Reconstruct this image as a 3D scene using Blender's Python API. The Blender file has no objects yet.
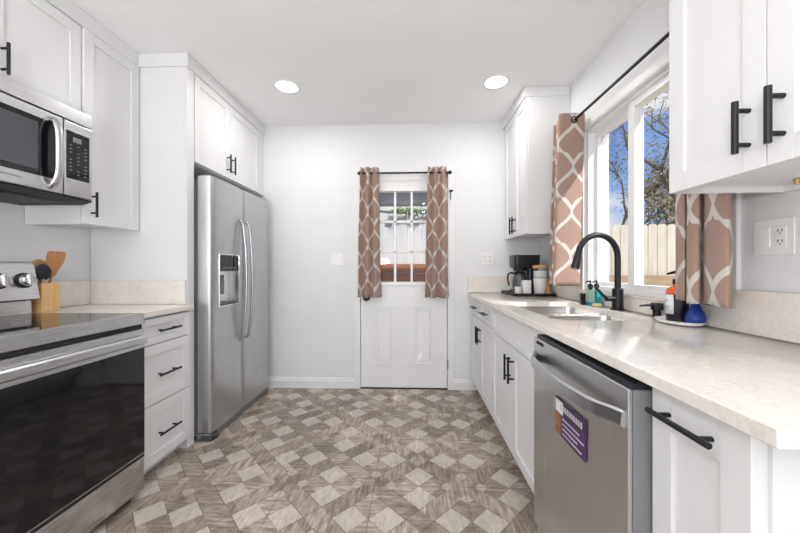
import bpy, bmesh, math, random
from mathutils import Vector, Matrix
random.seed(7)
S = bpy.context.scene
COL = S.collection
PI = math.pi

# ------------------------------------------------------------------ camera
cam_d = bpy.data.cameras.new('camera'); cam = bpy.data.objects.new('camera', cam_d); COL.objects.link(cam)
cam_d.sensor_width = 36.0; cam_d.lens = 36.0*330/800; cam_d.clip_start = 0.02
cam.location = (0, 0, 1.15); cam.rotation_euler = (PI/2, 0, math.atan(12/330))
cam_d.shift_y = 1.5/800
S.camera = cam

# ------------------------------------------------------------------ view
S.view_settings.view_transform = 'Standard'; S.view_settings.look = 'None'
S.view_settings.exposure = -0.06; S.view_settings.gamma = 1.0
S.view_settings.use_curve_mapping = False

# ------------------------------------------------------------------ world: blue sky with clouds
W = bpy.data.worlds.new('world'); S.world = W; W.use_nodes = True
nt = W.node_tree; nt.nodes.clear()
def wn(t): return nt.nodes.new(t)
wo = wn('ShaderNodeOutputWorld'); bg = wn('ShaderNodeBackground'); tc = wn('ShaderNodeTexCoord')
sx = wn('ShaderNodeSeparateXYZ'); nt.links.new(tc.outputs['Generated'], sx.inputs[0])
rp = wn('ShaderNodeValToRGB'); nt.links.new(sx.outputs['Z'], rp.inputs[0])
e = rp.color_ramp.elements
e[0].position = 0.0; e[0].color = (.62, .74, .90, 1)
e[1].position = 0.5; e[1].color = (.10, .27, .74, 1)
m1 = e.new(0.16); m1.color = (.26, .48, .90, 1)
nz = wn('ShaderNodeTexNoise'); nz.inputs['Scale'].default_value = 3.2; nz.inputs['Detail'].default_value = 7
mpw = wn('ShaderNodeMapping'); mpw.inputs['Scale'].default_value = (1, 1, 2.4); mpw.inputs['Location'].default_value = (.3, .1, 0)
nt.links.new(tc.outputs['Generated'], mpw.inputs[0]); nt.links.new(mpw.outputs[0], nz.inputs[0])
cr = wn('ShaderNodeValToRGB'); cr.color_ramp.elements[0].position = .45; cr.color_ramp.elements[1].position = .60
nt.links.new(nz.outputs[0], cr.inputs[0])
mx = wn('ShaderNodeMixRGB'); mx.inputs[2].default_value = (.95, .96, .98, 1)
nt.links.new(cr.outputs[0], mx.inputs[0]); nt.links.new(rp.outputs[0], mx.inputs[1])
nt.links.new(mx.outputs[0], bg.inputs[0]); bg.inputs[1].default_value = 1.0
nt.links.new(bg.outputs[0], wo.inputs[0])

# ------------------------------------------------------------------ lights
def light(name, kind, loc, energy, col=(1, 1, 1), rot=(0, 0, 0), **kw):
    d = bpy.data.lights.new(name, kind); d.energy = energy; d.color = col
    for k, v in kw.items(): setattr(d, k, v)
    o = bpy.data.objects.new(name, d); COL.objects.link(o); o.location = loc; o.rotation_euler = rot
    return o
sun = light('sun', 'SUN', (3, -4, 8), 6.5, (1, .95, .88), angle=.02)
sun.rotation_euler = Vector((-.50, .50, -.70)).to_track_quat('-Z', 'Y').to_euler()
# added fill panel behind the camera, unseen, in place of room daylight
light('rear_fill', 'AREA', (-.4, -2.5, 1.2), 33, (1, .99, .98), (PI/2+.40, 0, 0), shape='RECTANGLE', size=3.0, size_y=2.0)
# added up-facing fill, out of view, to brighten the ceiling by bounce
light('ceiling_bounce_fill', 'AREA', (-.75, -1.1, 1.3), 54, (1, .995, .99), (PI-.30, .0, 0), shape='DISK', size=.5)
# first two: recessed lamps in view; the rest: unseen fill lamps, added
LAMPS = [(-.94, 2.45), (.615, 2.445), (-.94, -.4), (.3, -.6), (-.94, -1.6), (.3, -1.6)]
for lx, ly in LAMPS:
    light('recessed_and_fill_lamp', 'AREA', (lx, ly, 2.497), 5.5, (1, .985, .965), shape='DISK', size=.15)

# ------------------------------------------------------------------ mesh helpers
class MB:
    def __init__(s): s.bm = bmesh.new(); s.bev = False
    def box(s, x0, x1, y0, y1, z0, z1, bev=0, seg=2):
        x0, x1 = sorted((x0, x1)); y0, y1 = sorted((y0, y1)); z0, z1 = sorted((z0, z1))
        r = bmesh.ops.create_cube(s.bm, size=1)
        vs = r['verts']
        for v in vs:
            v.co = Vector((x0+(v.co.x+.5)*(x1-x0), y0+(v.co.y+.5)*(y1-y0), z0+(v.co.z+.5)*(z1-z0)))
        if bev:
            s.bev = True
            es = list({e for v in vs for e in v.link_edges})
            bmesh.ops.bevel(s.bm, geom=es, offset=bev, segments=seg, profile=.5, affect='EDGES')
        return s
    def prism(s, pts, axis, a0, a1, bev=0):
        """pts 2D polygon in the two other axes (order: xyz without axis)"""
        def mk(p, a):
            c = [p[0], p[1]]; c.insert(axis, a); return s.bm.verts.new(c)
        A = [mk(p, a0) for p in pts]; B = [mk(p, a1) for p in pts]
        n = len(pts); fs = [s.bm.faces.new(A), s.bm.faces.new(B[::-1])]
        for i in range(n): fs.append(s.bm.faces.new((A[i], B[i], B[(i+1) % n], A[(i+1) % n])))
        bmesh.ops.recalc_face_normals(s.bm, faces=fs)
        if bev:
            es = [e for e in {e for f in fs[:2] for e in f.edges}]
            bmesh.ops.bevel(s.bm, geom=es, offset=bev, segments=2, profile=.5, affect='EDGES')
        return s
    def cyl(s, p0, p1, r, seg=20, r2=None):
        return s.tube([p0, p1], [r, r if r2 is None else r2], seg)
    def tube(s, pts, r, seg=12, flat=None, caps=True):
        """swept tube; r a radius or list; flat=(sx,sy) squashes the section along its (side, up) axes"""
        P = [Vector(p) for p in pts]; n = len(P)
        R = r if isinstance(r, (list, tuple)) else [r]*n
        rings = []; up = None
        for i in range(n):
            t = (P[min(i+1, n-1)]-P[max(i-1, 0)])
            t = t.normalized() if t.length > 1e-9 else Vector((0, 0, 1))
            if up is None:
                up = Vector((0, 0, 1)) if abs(t.z) < .9 else Vector((1, 0, 0))
            side = t.cross(up)
            if side.length < 1e-5: side = t.cross(Vector((0, 1, 0)))
            side.normalize(); up = side.cross(t).normalized()
            fx, fy = flat or (1, 1)
            rings.append([s.bm.verts.new(P[i]+side*(math.cos(2*PI*k/seg)*R[i]*fx)+up*(math.sin(2*PI*k/seg)*R[i]*fy)) for k in range(seg)])
        fs = []
        for a, b in zip(rings, rings[1:]):
            for k in range(seg): fs.append(s.bm.faces.new((a[k], a[(k+1) % seg], b[(k+1) % seg], b[k])))
        if caps:
            fs.append(s.bm.faces.new(rings[0][::-1])); fs.append(s.bm.faces.new(rings[-1]))
        bmesh.ops.recalc_face_normals(s.bm, faces=fs)
        return s
    def lathe(s, prof, c, axis=(0, 0, 1), seg=32, sx=1, sy=1):
        """prof [(r,h)] about axis through c"""
        M = Vector((0, 0, 1)).rotation_difference(Vector(axis)).to_matrix(); c = Vector(c)
        rings = []
        for r, h in prof:
            if r < 1e-6: rings.append([s.bm.verts.new(c+M @ Vector((0, 0, h)))])
            else: rings.append([s.bm.verts.new(c+M @ Vector((r*sx*math.cos(2*PI*k/seg), r*sy*math.sin(2*PI*k/seg), h))) for k in range(seg)])
        fs = []
        for a, b in zip(rings, rings[1:]):
            for k in range(seg):
                k2 = (k+1) % seg
                if len(a) == 1 and len(b) == 1: continue
                if len(a) == 1: fs.append(s.bm.faces.new((a[0], b[k], b[k2])))
                elif len(b) == 1: fs.append(s.bm.faces.new((a[k], b[0], a[k2])))
                else: fs.append(s.bm.faces.new((a[k], b[k], b[k2], a[k2])))
        if len(rings[0]) > 1 and len(rings[-1]) > 1 and False: pass
        bmesh.ops.recalc_face_normals(s.bm, faces=fs)
        return s
    def grid(s, fn, nu, nv, uvf=None):
        V = [[s.bm.verts.new(fn(i/nu, j/nv)) for i in range(nu+1)] for j in range(nv+1)]
        uvl = s.bm.loops.layers.uv.verify() if uvf else None
        for j in range(nv):
            for i in range(nu):
                f = s.bm.faces.new((V[j][i], V[j][i+1], V[j+1][i+1], V[j+1][i]))
                if uvf:
                    for l, (a, b) in zip(f.loops, ((i, j), (i+1, j), (i+1, j+1), (i, j+1))): l[uvl].uv = uvf(a/nu, b/nv)
        return s
    def xform(s, M):
        bmesh.ops.transform(s.bm, matrix=M, verts=s.bm.verts); return s
    def build(s, name, mat, parent=None, smooth=True, origin=None, mods=()):
        me = bpy.data.meshes.new(name)
        o = bpy.data.objects.new(name, me); COL.objects.link(o)
        w = Vector((0, 0, 0))
        if parent is not None:
            p = parent
            while p is not None: w += p.location; p = p.parent
            o.parent = parent
        elif origin is not None:
            w = Vector(origin); o.location = w
        elif origin is None and parent is None and len(s.bm.verts):
            xs = [v.co for v in s.bm.verts]
            w = Vector(((min(v.x for v in xs)+max(v.x for v in xs))/2, (min(v.y for v in xs)+max(v.y for v in xs))/2, min(v.z for v in xs)))
            o.location = w
        for v in s.bm.verts: v.co -= w
        s.bm.to_mesh(me); s.bm.free()
        if smooth:
            for p in me.polygons: p.use_smooth = True
            try: me.set_sharp_from_angle(angle=math.radians(32))
            except Exception: pass
        if mat: me.materials.append(mat)
        if s.bev and smooth:
            wm = o.modifiers.new('weighted_normals', 'WEIGHTED_NORMAL'); wm.keep_sharp = True; wm.weight = 90
        for m in mods: m(o)
        return o
def solid(t):
    def f(o):
        m = o.modifiers.new('solid', 'SOLIDIFY'); m.thickness = t; m.offset = 0
    return f
def B(*a, **k): return MB().box(*a, **k)
def tag(o, label=None, cat=None, group=None, kind=None):
    if label: o['label'] = label
    if cat: o['category'] = cat
    if group: o['group'] = group
    if kind: o['kind'] = kind
    return o
def thing(name, loc, label, cat, group=None):
    o = bpy.data.objects.new(name, None); COL.objects.link(o); o.location = loc; o.empty_display_size = .1
    return tag(o, label, cat, group)
def struct(name, loc):
    o = bpy.data.objects.new(name, None); COL.objects.link(o); o.location = loc; o.empty_display_size = .1
    o['kind'] = 'structure'; return o
def smooth_path(pts, n=8):
    P = [Vector(p) for p in pts]; out = []
    for i in range(len(P)-1):
        p0 = P[max(i-1, 0)]; p1 = P[i]; p2 = P[i+1]; p3 = P[min(i+2, len(P)-1)]
        for k in range(n):
            t = k/n
            out.append(.5*((2*p1)+(p2-p0)*t+(2*p0-5*p1+4*p2-p3)*t*t+(3*p1-p0-3*p2+p3)*t**3))
    out.append(P[-1]); return out

# ------------------------------------------------------------------ materials
class X:
    """tiny expression builder over Math nodes"""
    nt = None
    def __init__(s, v): s.v = v
    @staticmethod
    def op(o, *a):
        n = X.nt.nodes.new('ShaderNodeMath'); n.operation = o
        for i, q in enumerate(a):
            q = q.v if isinstance(q, X) else q
            if isinstance(q, (int, float)): n.inputs[i].default_value = q
            else: X.nt.links.new(q, n.inputs[i])
        return X(n.outputs[0])
    def __add__(s, o): return X.op('ADD', s, o)
    __radd__ = __add__
    def __sub__(s, o): return X.op('SUBTRACT', s, o)
    def __rsub__(s, o): return X.op('SUBTRACT', o, s)
    def __mul__(s, o): return X.op('MULTIPLY', s, o)
    __rmul__ = __mul__
    def __truediv__(s, o): return X.op('DIVIDE', s, o)
    def lt(s, o): return X.op('LESS_THAN', s, o)
    def gt(s, o): return X.op('GREATER_THAN', s, o)
    def abs(s): return X.op('ABSOLUTE', s)
    def frac(s): return X.op('FRACT', s)
    def max(s, o): return X.op('MAXIMUM', s, o)
    def min(s, o): return X.op('MINIMUM', s, o)
    def cos(s): return X.op('COSINE', s)
    def sin(s): return X.op('SINE', s)
    def step(s, a, b):
        n = X.nt.nodes.new('ShaderNodeMapRange'); n.interpolation_type = 'SMOOTHSTEP'
        X.nt.links.new(s.v, n.inputs[0]); n.inputs[1].default_value = a; n.inputs[2].default_value = b
        return X(n.outputs[0])
def new_mat(name):
    m = bpy.data.materials.new(name); m.use_nodes = True
    n = m.node_tree; p = n.nodes['Principled BSDF']; X.nt = n
    return m, n, p
def setp(p, **k):
    names = {'col': 'Base Color', 'rough': 'Roughness', 'metal': 'Metallic', 'spec': 'Specular IOR Level', 'trans': 'Transmission Weight',
             'ior': 'IOR', 'alpha': 'Alpha', 'coat': 'Coat Weight', 'sheen': 'Sheen Weight', 'aniso': 'Anisotropic'}
    for a, v in k.items():
        p.inputs[names[a]].default_value = (*v, 1) if a == 'col' else v
def coord(n, which='Object', scale=(1, 1, 1), loc=(0, 0, 0), rot=(0, 0, 0)):
    t = n.nodes.new('ShaderNodeTexCoord'); m = n.nodes.new('ShaderNodeMapping')
    m.inputs['Scale'].default_value = scale; m.inputs['Location'].default_value = loc; m.inputs['Rotation'].default_value = rot
    n.links.new(t.outputs[which], m.inputs[0]); return m.outputs[0]
def noise(n, vec, scale, detail=4, rough=.55):
    q = n.nodes.new('ShaderNodeTexNoise'); q.inputs['Scale'].default_value = scale
    q.inputs['Detail'].default_value = detail; q.inputs['Roughness'].default_value = rough
    if vec is not None: n.links.new(vec, q.inputs[0])
    return q.outputs[0]
def ramp(n, fac, stops):
    r = n.nodes.new('ShaderNodeValToRGB'); el = r.color_ramp.elements
    while len(el) < len(stops): el.new(.5)
    for q, (p, c) in zip(el, stops): q.position = p; q.color = (*c, 1)
    n.links.new(fac.v if isinstance(fac, X) else fac, r.inputs[0]); return r.outputs[0]
def mix(n, fac, a, b, mode='MIX'):
    r = n.nodes.new('ShaderNodeMixRGB'); r.blend_type = mode
    for i, q in enumerate((fac, a, b)):
        q = q.v if isinstance(q, X) else q
        if isinstance(q, (int, float)): r.inputs[i].default_value = q
        elif isinstance(q, tuple): r.inputs[i].default_value = (*q, 1)
        else: n.links.new(q, r.inputs[i])
    return r.outputs[0]
def bump(n, p, h, dist=.002, st=.5):
    b = n.nodes.new('ShaderNodeBump'); b.inputs['Distance'].default_value = dist; b.inputs['Strength'].default_value = st
    n.links.new(h.v if isinstance(h, X) else h, b.inputs['Height']); n.links.new(b.outputs[0], p.inputs['Normal'])
def simple(name, col, rough=.5, metal=0, var=.06, scale=8, bumpy=0, **k):
    m, n, p = new_mat(name); setp(p, col=col, rough=rough, metal=metal, **k)
    if var:
        f = noise(n, coord(n), scale)
        lo = tuple(c*(1-var) for c in col); hi = tuple(min(1, c*(1+var)) for c in col)
        n.links.new(ramp(n, f, [(.3, lo), (.7, hi)]), p.inputs['Base Color'])
        if bumpy: bump(n, p, noise(n, coord(n), scale*30, 2), bumpy, .4)
    return m
M = {}
M['wall'] = simple('wall_paint', (.79, .795, .805), .6, var=.01, scale=3, bumpy=.0006)
M['ceiling'] = simple('ceiling_paint', (.93, .93, .94), .8, var=.01, scale=3, bumpy=.0006)
M['trim'] = simple('white_trim', (.83, .83, .83), .4, var=.01)
M['cab'] = simple('white_cabinet', (.775, .775, .78), .42, var=.008, scale=5)
M['cab_in'] = simple('cabinet_underside', (.78, .78, .77), .5, var=.02)
M['vinyl'] = simple('white_vinyl', (.86, .86, .86), .35, var=.01)
M['black'] = simple('matte_black_metal', (.012, .012, .016), .38, var=.15, metal=.3)
M['black_plastic'] = simple('black_plastic', (.010, .012, .018), .3, var=.1)
M['dark'] = simple('dark_gap', (.015, .015, .017), .6, var=.1)
M['dgrey'] = simple('dark_grey_plastic', (.07, .07, .075), .45, var=.08)
M['case'] = simple('grey_appliance_case', (.20, .205, .21), .45, var=.04)
M['plate'] = simple('white_plate', (.86, .86, .85), .3, var=.01)
M['ceramic'] = simple('white_ceramic', (.84, .83, .81), .2, var=.02)
M['chrome'] = simple('chrome', (.75, .75, .76), .12, metal=1, var=.03)
M['navy'] = simple('blue_rubber', (.004, .045, .28), .45, var=.1)
M['teal'] = simple('teal_soap', (.02, .33, .40), .15, var=.1)
M['green'] = simple('pale_green_soap', (.42, .62, .50), .15, var=.1)
M['yellow'] = simple('yellow_sponge', (.80, .72, .25), .8, var=.1)
M['paper'] = simple('paper_label', (.80, .81, .83), .6, var=.03)
M['ink'] = simple('ink', (.12, .12, .14), .6, var=.0)
M['grounds'] = simple('brown_sugar', (.55, .42, .28), .8, var=.2, scale=60)
M['brass'] = simple('brass', (.70, .48, .22), .3, metal=1, var=.05)
M['purple'] = simple('purple_print', (.075, .028, .115), .45, var=.2, scale=30)
M['magnet_head'] = simple('dark_print', (.04, .03, .045), .45, var=.2)
M['copper'] = simple('copper_print', (.30, .14, .05), .45, var=.3, scale=40)
M['print'] = simple('pale_print', (.55, .50, .60), .5, var=.1)
M['led'] = simple('grey_legend', (.25, .26, .30), .5, var=.0)
def steel(name, axis, col=(.60, .60, .61), rough=.27):
    m, n, p = new_mat(name); setp(p, col=col, rough=rough, metal=1)
    sc = [900, 900, 900]; sc[axis] = 6
    f = noise(n, coord(n, scale=tuple(sc)), 1, 2)
    n.links.new(ramp(n, f, [(.3, tuple(c*.93 for c in col)), (.7, tuple(min(1, c*1.07) for c in col))]), p.inputs['Base Color'])
    f2 = X(noise(n, coord(n, scale=(3, 3, 3)), 1, 3))
    rr = f2*.10+(X(f)*.10+(rough-.10)); n.links.new(rr.v, p.inputs['Roughness'])
    return m
M['steel'] = steel('brushed_steel_sideways', 1)
M['steel_v'] = steel('brushed_steel_upright', 2, (.53, .535, .545), .30)
M['steel_dw'] = steel('brushed_steel_dishwasher', 2, (.58, .58, .585), .30)
M['steel_sink'] = steel('sink_steel', 0, (.66, .65, .63), .24)
M['satin'] = simple('satin_steel', (.52, .52, .53), .27, metal=1, var=.02)
def glassy(name, col=(.006, .006, .008), rough=.04, spec=.5):
    m, n, p = new_mat(name); setp(p, col=col, rough=rough, spec=spec)
    f = X(noise(n, coord(n), 5)); n.links.new((f*.03+rough).v, p.inputs['Roughness']); return m
M['bglass'] = glassy('black_oven_glass', spec=.5)
M['mwglass'] = glassy('grey_microwave_glass', (.075, .08, .09), .14, .5)
M['cooktop'] = glassy('black_ceramic_glass', (.006, .006, .008), .03, .5)
M['amber'] = glassy('amber_bottle', (.012, .012, .016), .12)
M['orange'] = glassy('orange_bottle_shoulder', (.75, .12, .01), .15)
def pane(name, tint=(1, 1, 1), refl=.05):
    m = bpy.data.materials.new(name); m.use_nodes = True; n = m.node_tree; n.nodes.clear(); X.nt = n
    o = n.nodes.new('ShaderNodeOutputMaterial'); t = n.nodes.new('ShaderNodeBsdfTransparent'); g = n.nodes.new('ShaderNodeBsdfGlossy')
    t.inputs[0].default_value = (*tint, 1); g.inputs['Roughness'].default_value = .02
    fr = n.nodes.new('ShaderNodeLayerWeight'); fr.inputs[0].default_value = .12
    k = X(fr.outputs['Fresnel'])*.6+refl*.2
    mxs = n.nodes.new('ShaderNodeMixShader'); n.links.new(k.v, mxs.inputs[0]); n.links.new(t.outputs[0], mxs.inputs[1]); n.links.new(g.outputs[0], mxs.inputs[2])
    n.links.new(mxs.outputs[0], o.inputs[0]); return m
M['glass'] = pane('window_glass'); M['jar'] = pane('jar_glass', (.93, .95, .95), .3)
M['carafe'] = pane('carafe_glass', (.62, .66, .70), .4)
def quartz():
    m, n, p = new_mat('cream_quartz'); setp(p, rough=.13, spec=.5)
    v = coord(n)
    w = noise(n, v, 5, 6, .65)
    vein = (X(w)-.5).abs()
    base = ramp(n, noise(n, v, 22, 5), [(.3, (.79, .75, .70)), (.7, (.84, .805, .76))])
    sp = ramp(n, noise(n, v, 120, 3), [(.35, (.94, .93, .91)), (.6, (1, 1, 1))])
    c = mix(n, 1, base, sp, 'MULTIPLY')
    vm = (1-vein.step(0, .016))*.30
    c = mix(n, vm, c, (.60, .50, .40))
    n.links.new(c, p.inputs['Base Color'])
    return m
M['quartz'] = quartz()
def wood(name, a, b, axis=2, rough=.5, sc=40):
    m, n, p = new_mat(name); setp(p, rough=rough)
    s3 = [sc, sc, sc]; s3[axis] = sc*.06
    f = noise(n, coord(n, scale=tuple(s3)), 1, 5, .6)
    n.links.new(ramp(n, f, [(.3, a), (.7, b)]), p.inputs['Base Color']); bump(n, p, f, .001, .2)
    return m
M['bamboo'] = wood('bamboo', (.62, .36, .13), (.80, .53, .24))
M['wood_red'] = wood('brown_spatula_wood', (.36, .15, .05), (.50, .235, .09))
M['wood_spoon'] = wood('pale_spoon_wood', (.40, .22, .09), (.55, .33, .15))
M['wood_lid'] = wood('wooden_lid', (.50, .28, .11), (.66, .40, .18), 0)
M['planter'] = wood('stained_timber', (.22, .065, .017), (.38, .13, .04), 0, .7, 14)
M['planter_grey'] = wood('weathered_timber', (.34, .24, .15), (.48, .37, .26), 0, .8, 14)
M['fence_white'] = wood('whitewashed_boards', (.46, .47, .48), (.60, .605, .61), 2, .8, 16)
M['fence_cream'] = wood('pale_weathered_boards', (.55, .51, .42), (.70, .66, .56), 2, .8, 16)
M['beam'] = simple('grey_painted_beam', (.36, .37, .39), .7, var=.04)
M['bark'] = simple('bark', (.16, .13, .10), .9, var=.3, scale=20)
M['leaf'] = simple('green_leaves', (.10, .20, .04), .6, var=.5, scale=3)
M['leaf_dry'] = simple('olive_leaves', (.27, .21, .08), .6, var=.5, scale=3)
M['ground'] = simple('dry_ground', (.36, .30, .22), .95, var=.2, scale=2)
def curtain_mat():
    m, n, p = new_mat('taupe_trellis_fabric'); setp(p, rough=.85, sheen=.2)
    t = n.nodes.new('ShaderNodeTexCoord'); s = n.nodes.new('ShaderNodeSeparateXYZ'); n.links.new(t.outputs['UV'], s.inputs[0])
    u = X(s.outputs[0])/.205; v = X(s.outputs[1])/.305
    def lattice(uu, vv):
        a = (vv*(2*PI)).cos()
        sn = (vv*(2*PI)).sin().gt(0); sm_ = a.step(-1, 1); st_ = a.step(-.44, -.32)
        sq = a*.84+((sm_*(1-sn)+st_*sn)-.5)*.34      # ogee with one stepped shoulder
        g = sq*.243+.25
        uf = uu.frac()
        d1 = (uf-g).abs(); d2 = (uf-(1-g)).abs()
        slope = ((vv*(2*PI)).sin().abs()*1.3+.75)
        return (d1.min(d2))/slope
    d = lattice(u, v)
    line = 1-d.step(.034, .046)
    weave = noise(n, coord(n, 'UV', (380, 520, 1)), 1, 2)
    tan = ramp(n, weave, [(.3, (.40, .265, .208)), (.7, (.54, .372, .305))])
    cr = ramp(n, weave, [(.3, (.72, .68, .63)), (.7, (.82, .79, .75))])
    c = mix(n, line, tan, cr)
    n.links.new(c, p.inputs['Base Color']); bump(n, p, weave, .0008, .4)
    # a thin cloth lets some light through
    tr = n.nodes.new('ShaderNodeBsdfTranslucent'); n.links.new(c, tr.inputs[0])
    ms = n.nodes.new('ShaderNodeMixShader'); ms.inputs[0].default_value = .25
    out = n.nodes['Material Output']; n.links.new(p.outputs[0], ms.inputs[1]); n.links.new(tr.outputs[0], ms.inputs[2]); n.links.new(ms.outputs[0], out.inputs[0])
    return m
M['curtain'] = curtain_mat()
def floor_mat():
    m, n, p = new_mat('parquet_look_vinyl_tile'); setp(p, rough=.42, spec=.35)
    t = n.nodes.new('ShaderNodeTexCoord'); s = n.nodes.new('ShaderNodeSeparateXYZ'); n.links.new(t.outputs['Object'], s.inputs[0])
    T = .472
    U = (X(s.outputs[0])+.200+20*T)/T; V = (X(s.outputs[1])-1.742+20*T)/T
    u = U.frac(); v = V.frac()
    cu = (u-.5).abs(); cv = (v-.5).abs()                   # 0 centre .. .5 edge
    # big squares: |u-.5|+|v-.18| < .18 (and the three others)
    def dia(a, b, ca, cb): return (a-ca).abs()+(b-cb).abs()
    big = dia(cu, cv, 0, .32).min(dia(cu, cv, .32, 0))
    small = dia(cu, cv, .31, .5).min(dia(cu, cv, .5, .31))
    P = u+v; Q = u-v
    bigm = 1-big.step(.172, .182)
    smallm = 1-small.step(.070, .080)
    # which of the two band directions runs over: long planks along Q=0, +-1 and P=1
    q0 = Q.abs(); p1 = (P-1).abs()
    longq = q0.lt(.14); longp = p1.lt(.14)
    cross = longq*longp
    sh = ((U.op('FLOOR', U)+U.op('FLOOR', V))*.5).frac().gt(.25)    # tiles alternate
    vecp = coord(n, 'Object', (1, 1, 1), rot=(0, 0, PI/4))
    gp = noise(n, coord(n, 'Object', (7, 60, 1), rot=(0, 0, PI/4)), 1, 8, .72)
    gq = noise(n, coord(n, 'Object', (60, 7, 1), rot=(0, 0, PI/4)), 1, 8, .72)
    gq2 = noise(n, coord(n, 'Object', (60, 14, 1), rot=(0, 0, PI/4), loc=(3, 1, 0)), 1, 6, .65)
    darkA = [(.34, (.165, .128, .098)), (.5, (.325, .272, .225)), (.64, (.49, .43, .37))]
    darkB = [(.34, (.18, .14, .108)), (.5, (.335, .28, .232)), (.64, (.50, .44, .38))]
    lite = [(.30, (.41, .36, .312)), (.46, (.53, .48, .428)), (.70, (.64, .59, .535))]
    c = mix(n, longq.max(longp*(1-sh)), ramp(n, gp, darkB), ramp(n, gq, darkA))
    c = mix(n, longp*sh, c, ramp(n, gp, darkA))
    wnz = n.nodes.new('ShaderNodeTexWhiteNoise'); cb = n.nodes.new('ShaderNodeCombineXYZ')
    for i_, e_ in enumerate(((U+V)*2.0, (U-V)*2.0)): n.links.new(X.op('FLOOR', e_+.5).v, cb.inputs[i_])
    n.links.new((longq+longp*2.0).v, cb.inputs[2]); n.links.new(cb.outputs[0], wnz.inputs[0])
    blot = noise(n, coord(n), 16, 6, .7)
    tone = ramp(n, X(wnz.outputs[0])*.55+X(blot)*.9-.225, [(.12, (.62, .60, .58)), (.5, (1, 1, 1)), (.85, (1.42, 1.43, 1.43))])
    c = mix(n, 1, c, tone, 'MULTIPLY')
    c = mix(n, bigm, c, mix(n, .22, ramp(n, gq2, lite), mix(n, 1, ramp(n, gq2, lite), tone, 'MULTIPLY')))
    c = mix(n, smallm*.7, c, ramp(n, gp, lite))
    # blotches of wear
    w = ramp(n, noise(n, coord(n), 2.2, 5), [(.3, (.86, .86, .86)), (.7, (1.08, 1.07, 1.05))])
    c = mix(n, 1, c, w, 'MULTIPLY')
    # dark plank joints around the inlays
    joint = (1-(big-.180).abs().step(.002, .012)).max(1-(small-.078).abs().step(.002, .010))*.35
    c = mix(n, joint, c, (.12, .09, .07))
    edge = (1-((q0-.14).abs()).step(.003, .016)).max((1-((p1-.14).abs()).step(.003, .016))*(1-longq))*(1-bigm)*(1-smallm)*.42
    c = mix(n, edge, c, (.10, .075, .055))
    seam = (1-(.5-cu).step(.0025, .006)).max(1-(.5-cv).step(.0025, .006))*.75
    c = mix(n, seam, c, (.13, .11, .10))
    n.links.new(c, p.inputs['Base Color'])
    n.links.new((X(gp)*.18+.34).v, p.inputs['Roughness'])
    return m
M['floor'] = floor_mat()
def emit(name, col, st):
    m, n, p = new_mat(name); setp(p, col=(.9, .9, .9), rough=.5)
    p.inputs['Emission Color'].default_value = (*col, 1); p.inputs['Emission Strength'].default_value = st; return m
M['lamp'] = emit('lamp_lens', (1, .98, .95), 6)

# ================================================================== the room shell
XL, XR, YB, YR, ZC = -2.07, 1.19, 3.14, -2.6, 2.52
WY0, WY1, WZ0, WZ1 = 1.30, 2.30, 1.005, 2.085      # kitchen window opening
DX0, DX1, DZ = -.500, .345, 2.06                   # back door opening
o = MB().box(XL-.15, XR+.15, YR-.15, YB+.15, -.12, 0).build('floor', M['floor'], origin=(0, 0, 0), smooth=False); o['kind'] = 'structure'
o = MB().box(XL-.15, XR+.15, YR-.15, YB+.15, ZC, ZC+.12)
o = o.build('ceiling', M['ceiling'], smooth=False); o['kind'] = 'structure'
o = MB().box(XL-.15, XL, YR, YB, 0, ZC).build('wall_left', M['wall'], smooth=False); o['kind'] = 'structure'
w = MB()
w.box(XR, XR+.15, YR, WY0, 0, ZC); w.box(XR, XR+.15, WY1, YB, 0, ZC); w.box(XR, XR+.15, WY0, WY1, 0, WZ0); w.box(XR, XR+.15, WY0, WY1, WZ1, ZC)
o = w.build('wall_right', M['wall'], smooth=False); o['kind'] = 'structure'
w = MB()
w.box(XL-.15, DX0, YB, YB+.15, 0, ZC); w.box(DX1, XR+.15, YB, YB+.15, 0, ZC); w.box(DX0, DX1, YB, YB+.15, DZ, ZC)
o = w.build('wall_back', M['wall'], smooth=False); o['kind'] = 'structure'
w = MB()
w.box(XL-.15, -1.9, YR-.15, YR, 0, ZC); w.box(1.05, XR+.15, YR-.15, YR, 0, ZC); w.box(-1.9, 1.05, YR-.15, YR, 2.3, ZC)
o = w.build('wall_rear', M['wall'], smooth=False); o['kind'] = 'structure'
def baseboard(name, x0, x1):
    m = MB(); y = YB
    m.prism([(y, 0), (y-.016, 0), (y-.016, .07), (y-.011, .078), (y-.011, .088), (y-.005, .10), (y, .10)], 0, x0, x1)
    o = m.build(name, M['trim']); o['kind'] = 'structure'
baseboard('baseboard_left', -1.42, DX0-.052); baseboard('baseboard_right', DX1+.052, .60)

# ---- crown strips over the cabinets
def crown(name, boxes):
    m = MB()
    for b in boxes: m.box(*b, bev=.004)
    o = m.build(name, M['cab']); o['kind'] = 'structure'
crown('trim_1', [(-2.068, -1.742, -.30, 2.046, 2.432, 2.519)])
crown('trim_2', [(-2.068, -1.422, 2.043, 3.138, 2.432, 2.519)])
crown('trim_3', [(.846, 1.188, 2.522, 3.138, 2.445, 2.519)])
crown('trim_4', [(.832, 1.188, .505, 1.104, 2.432, 2.519)])

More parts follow.
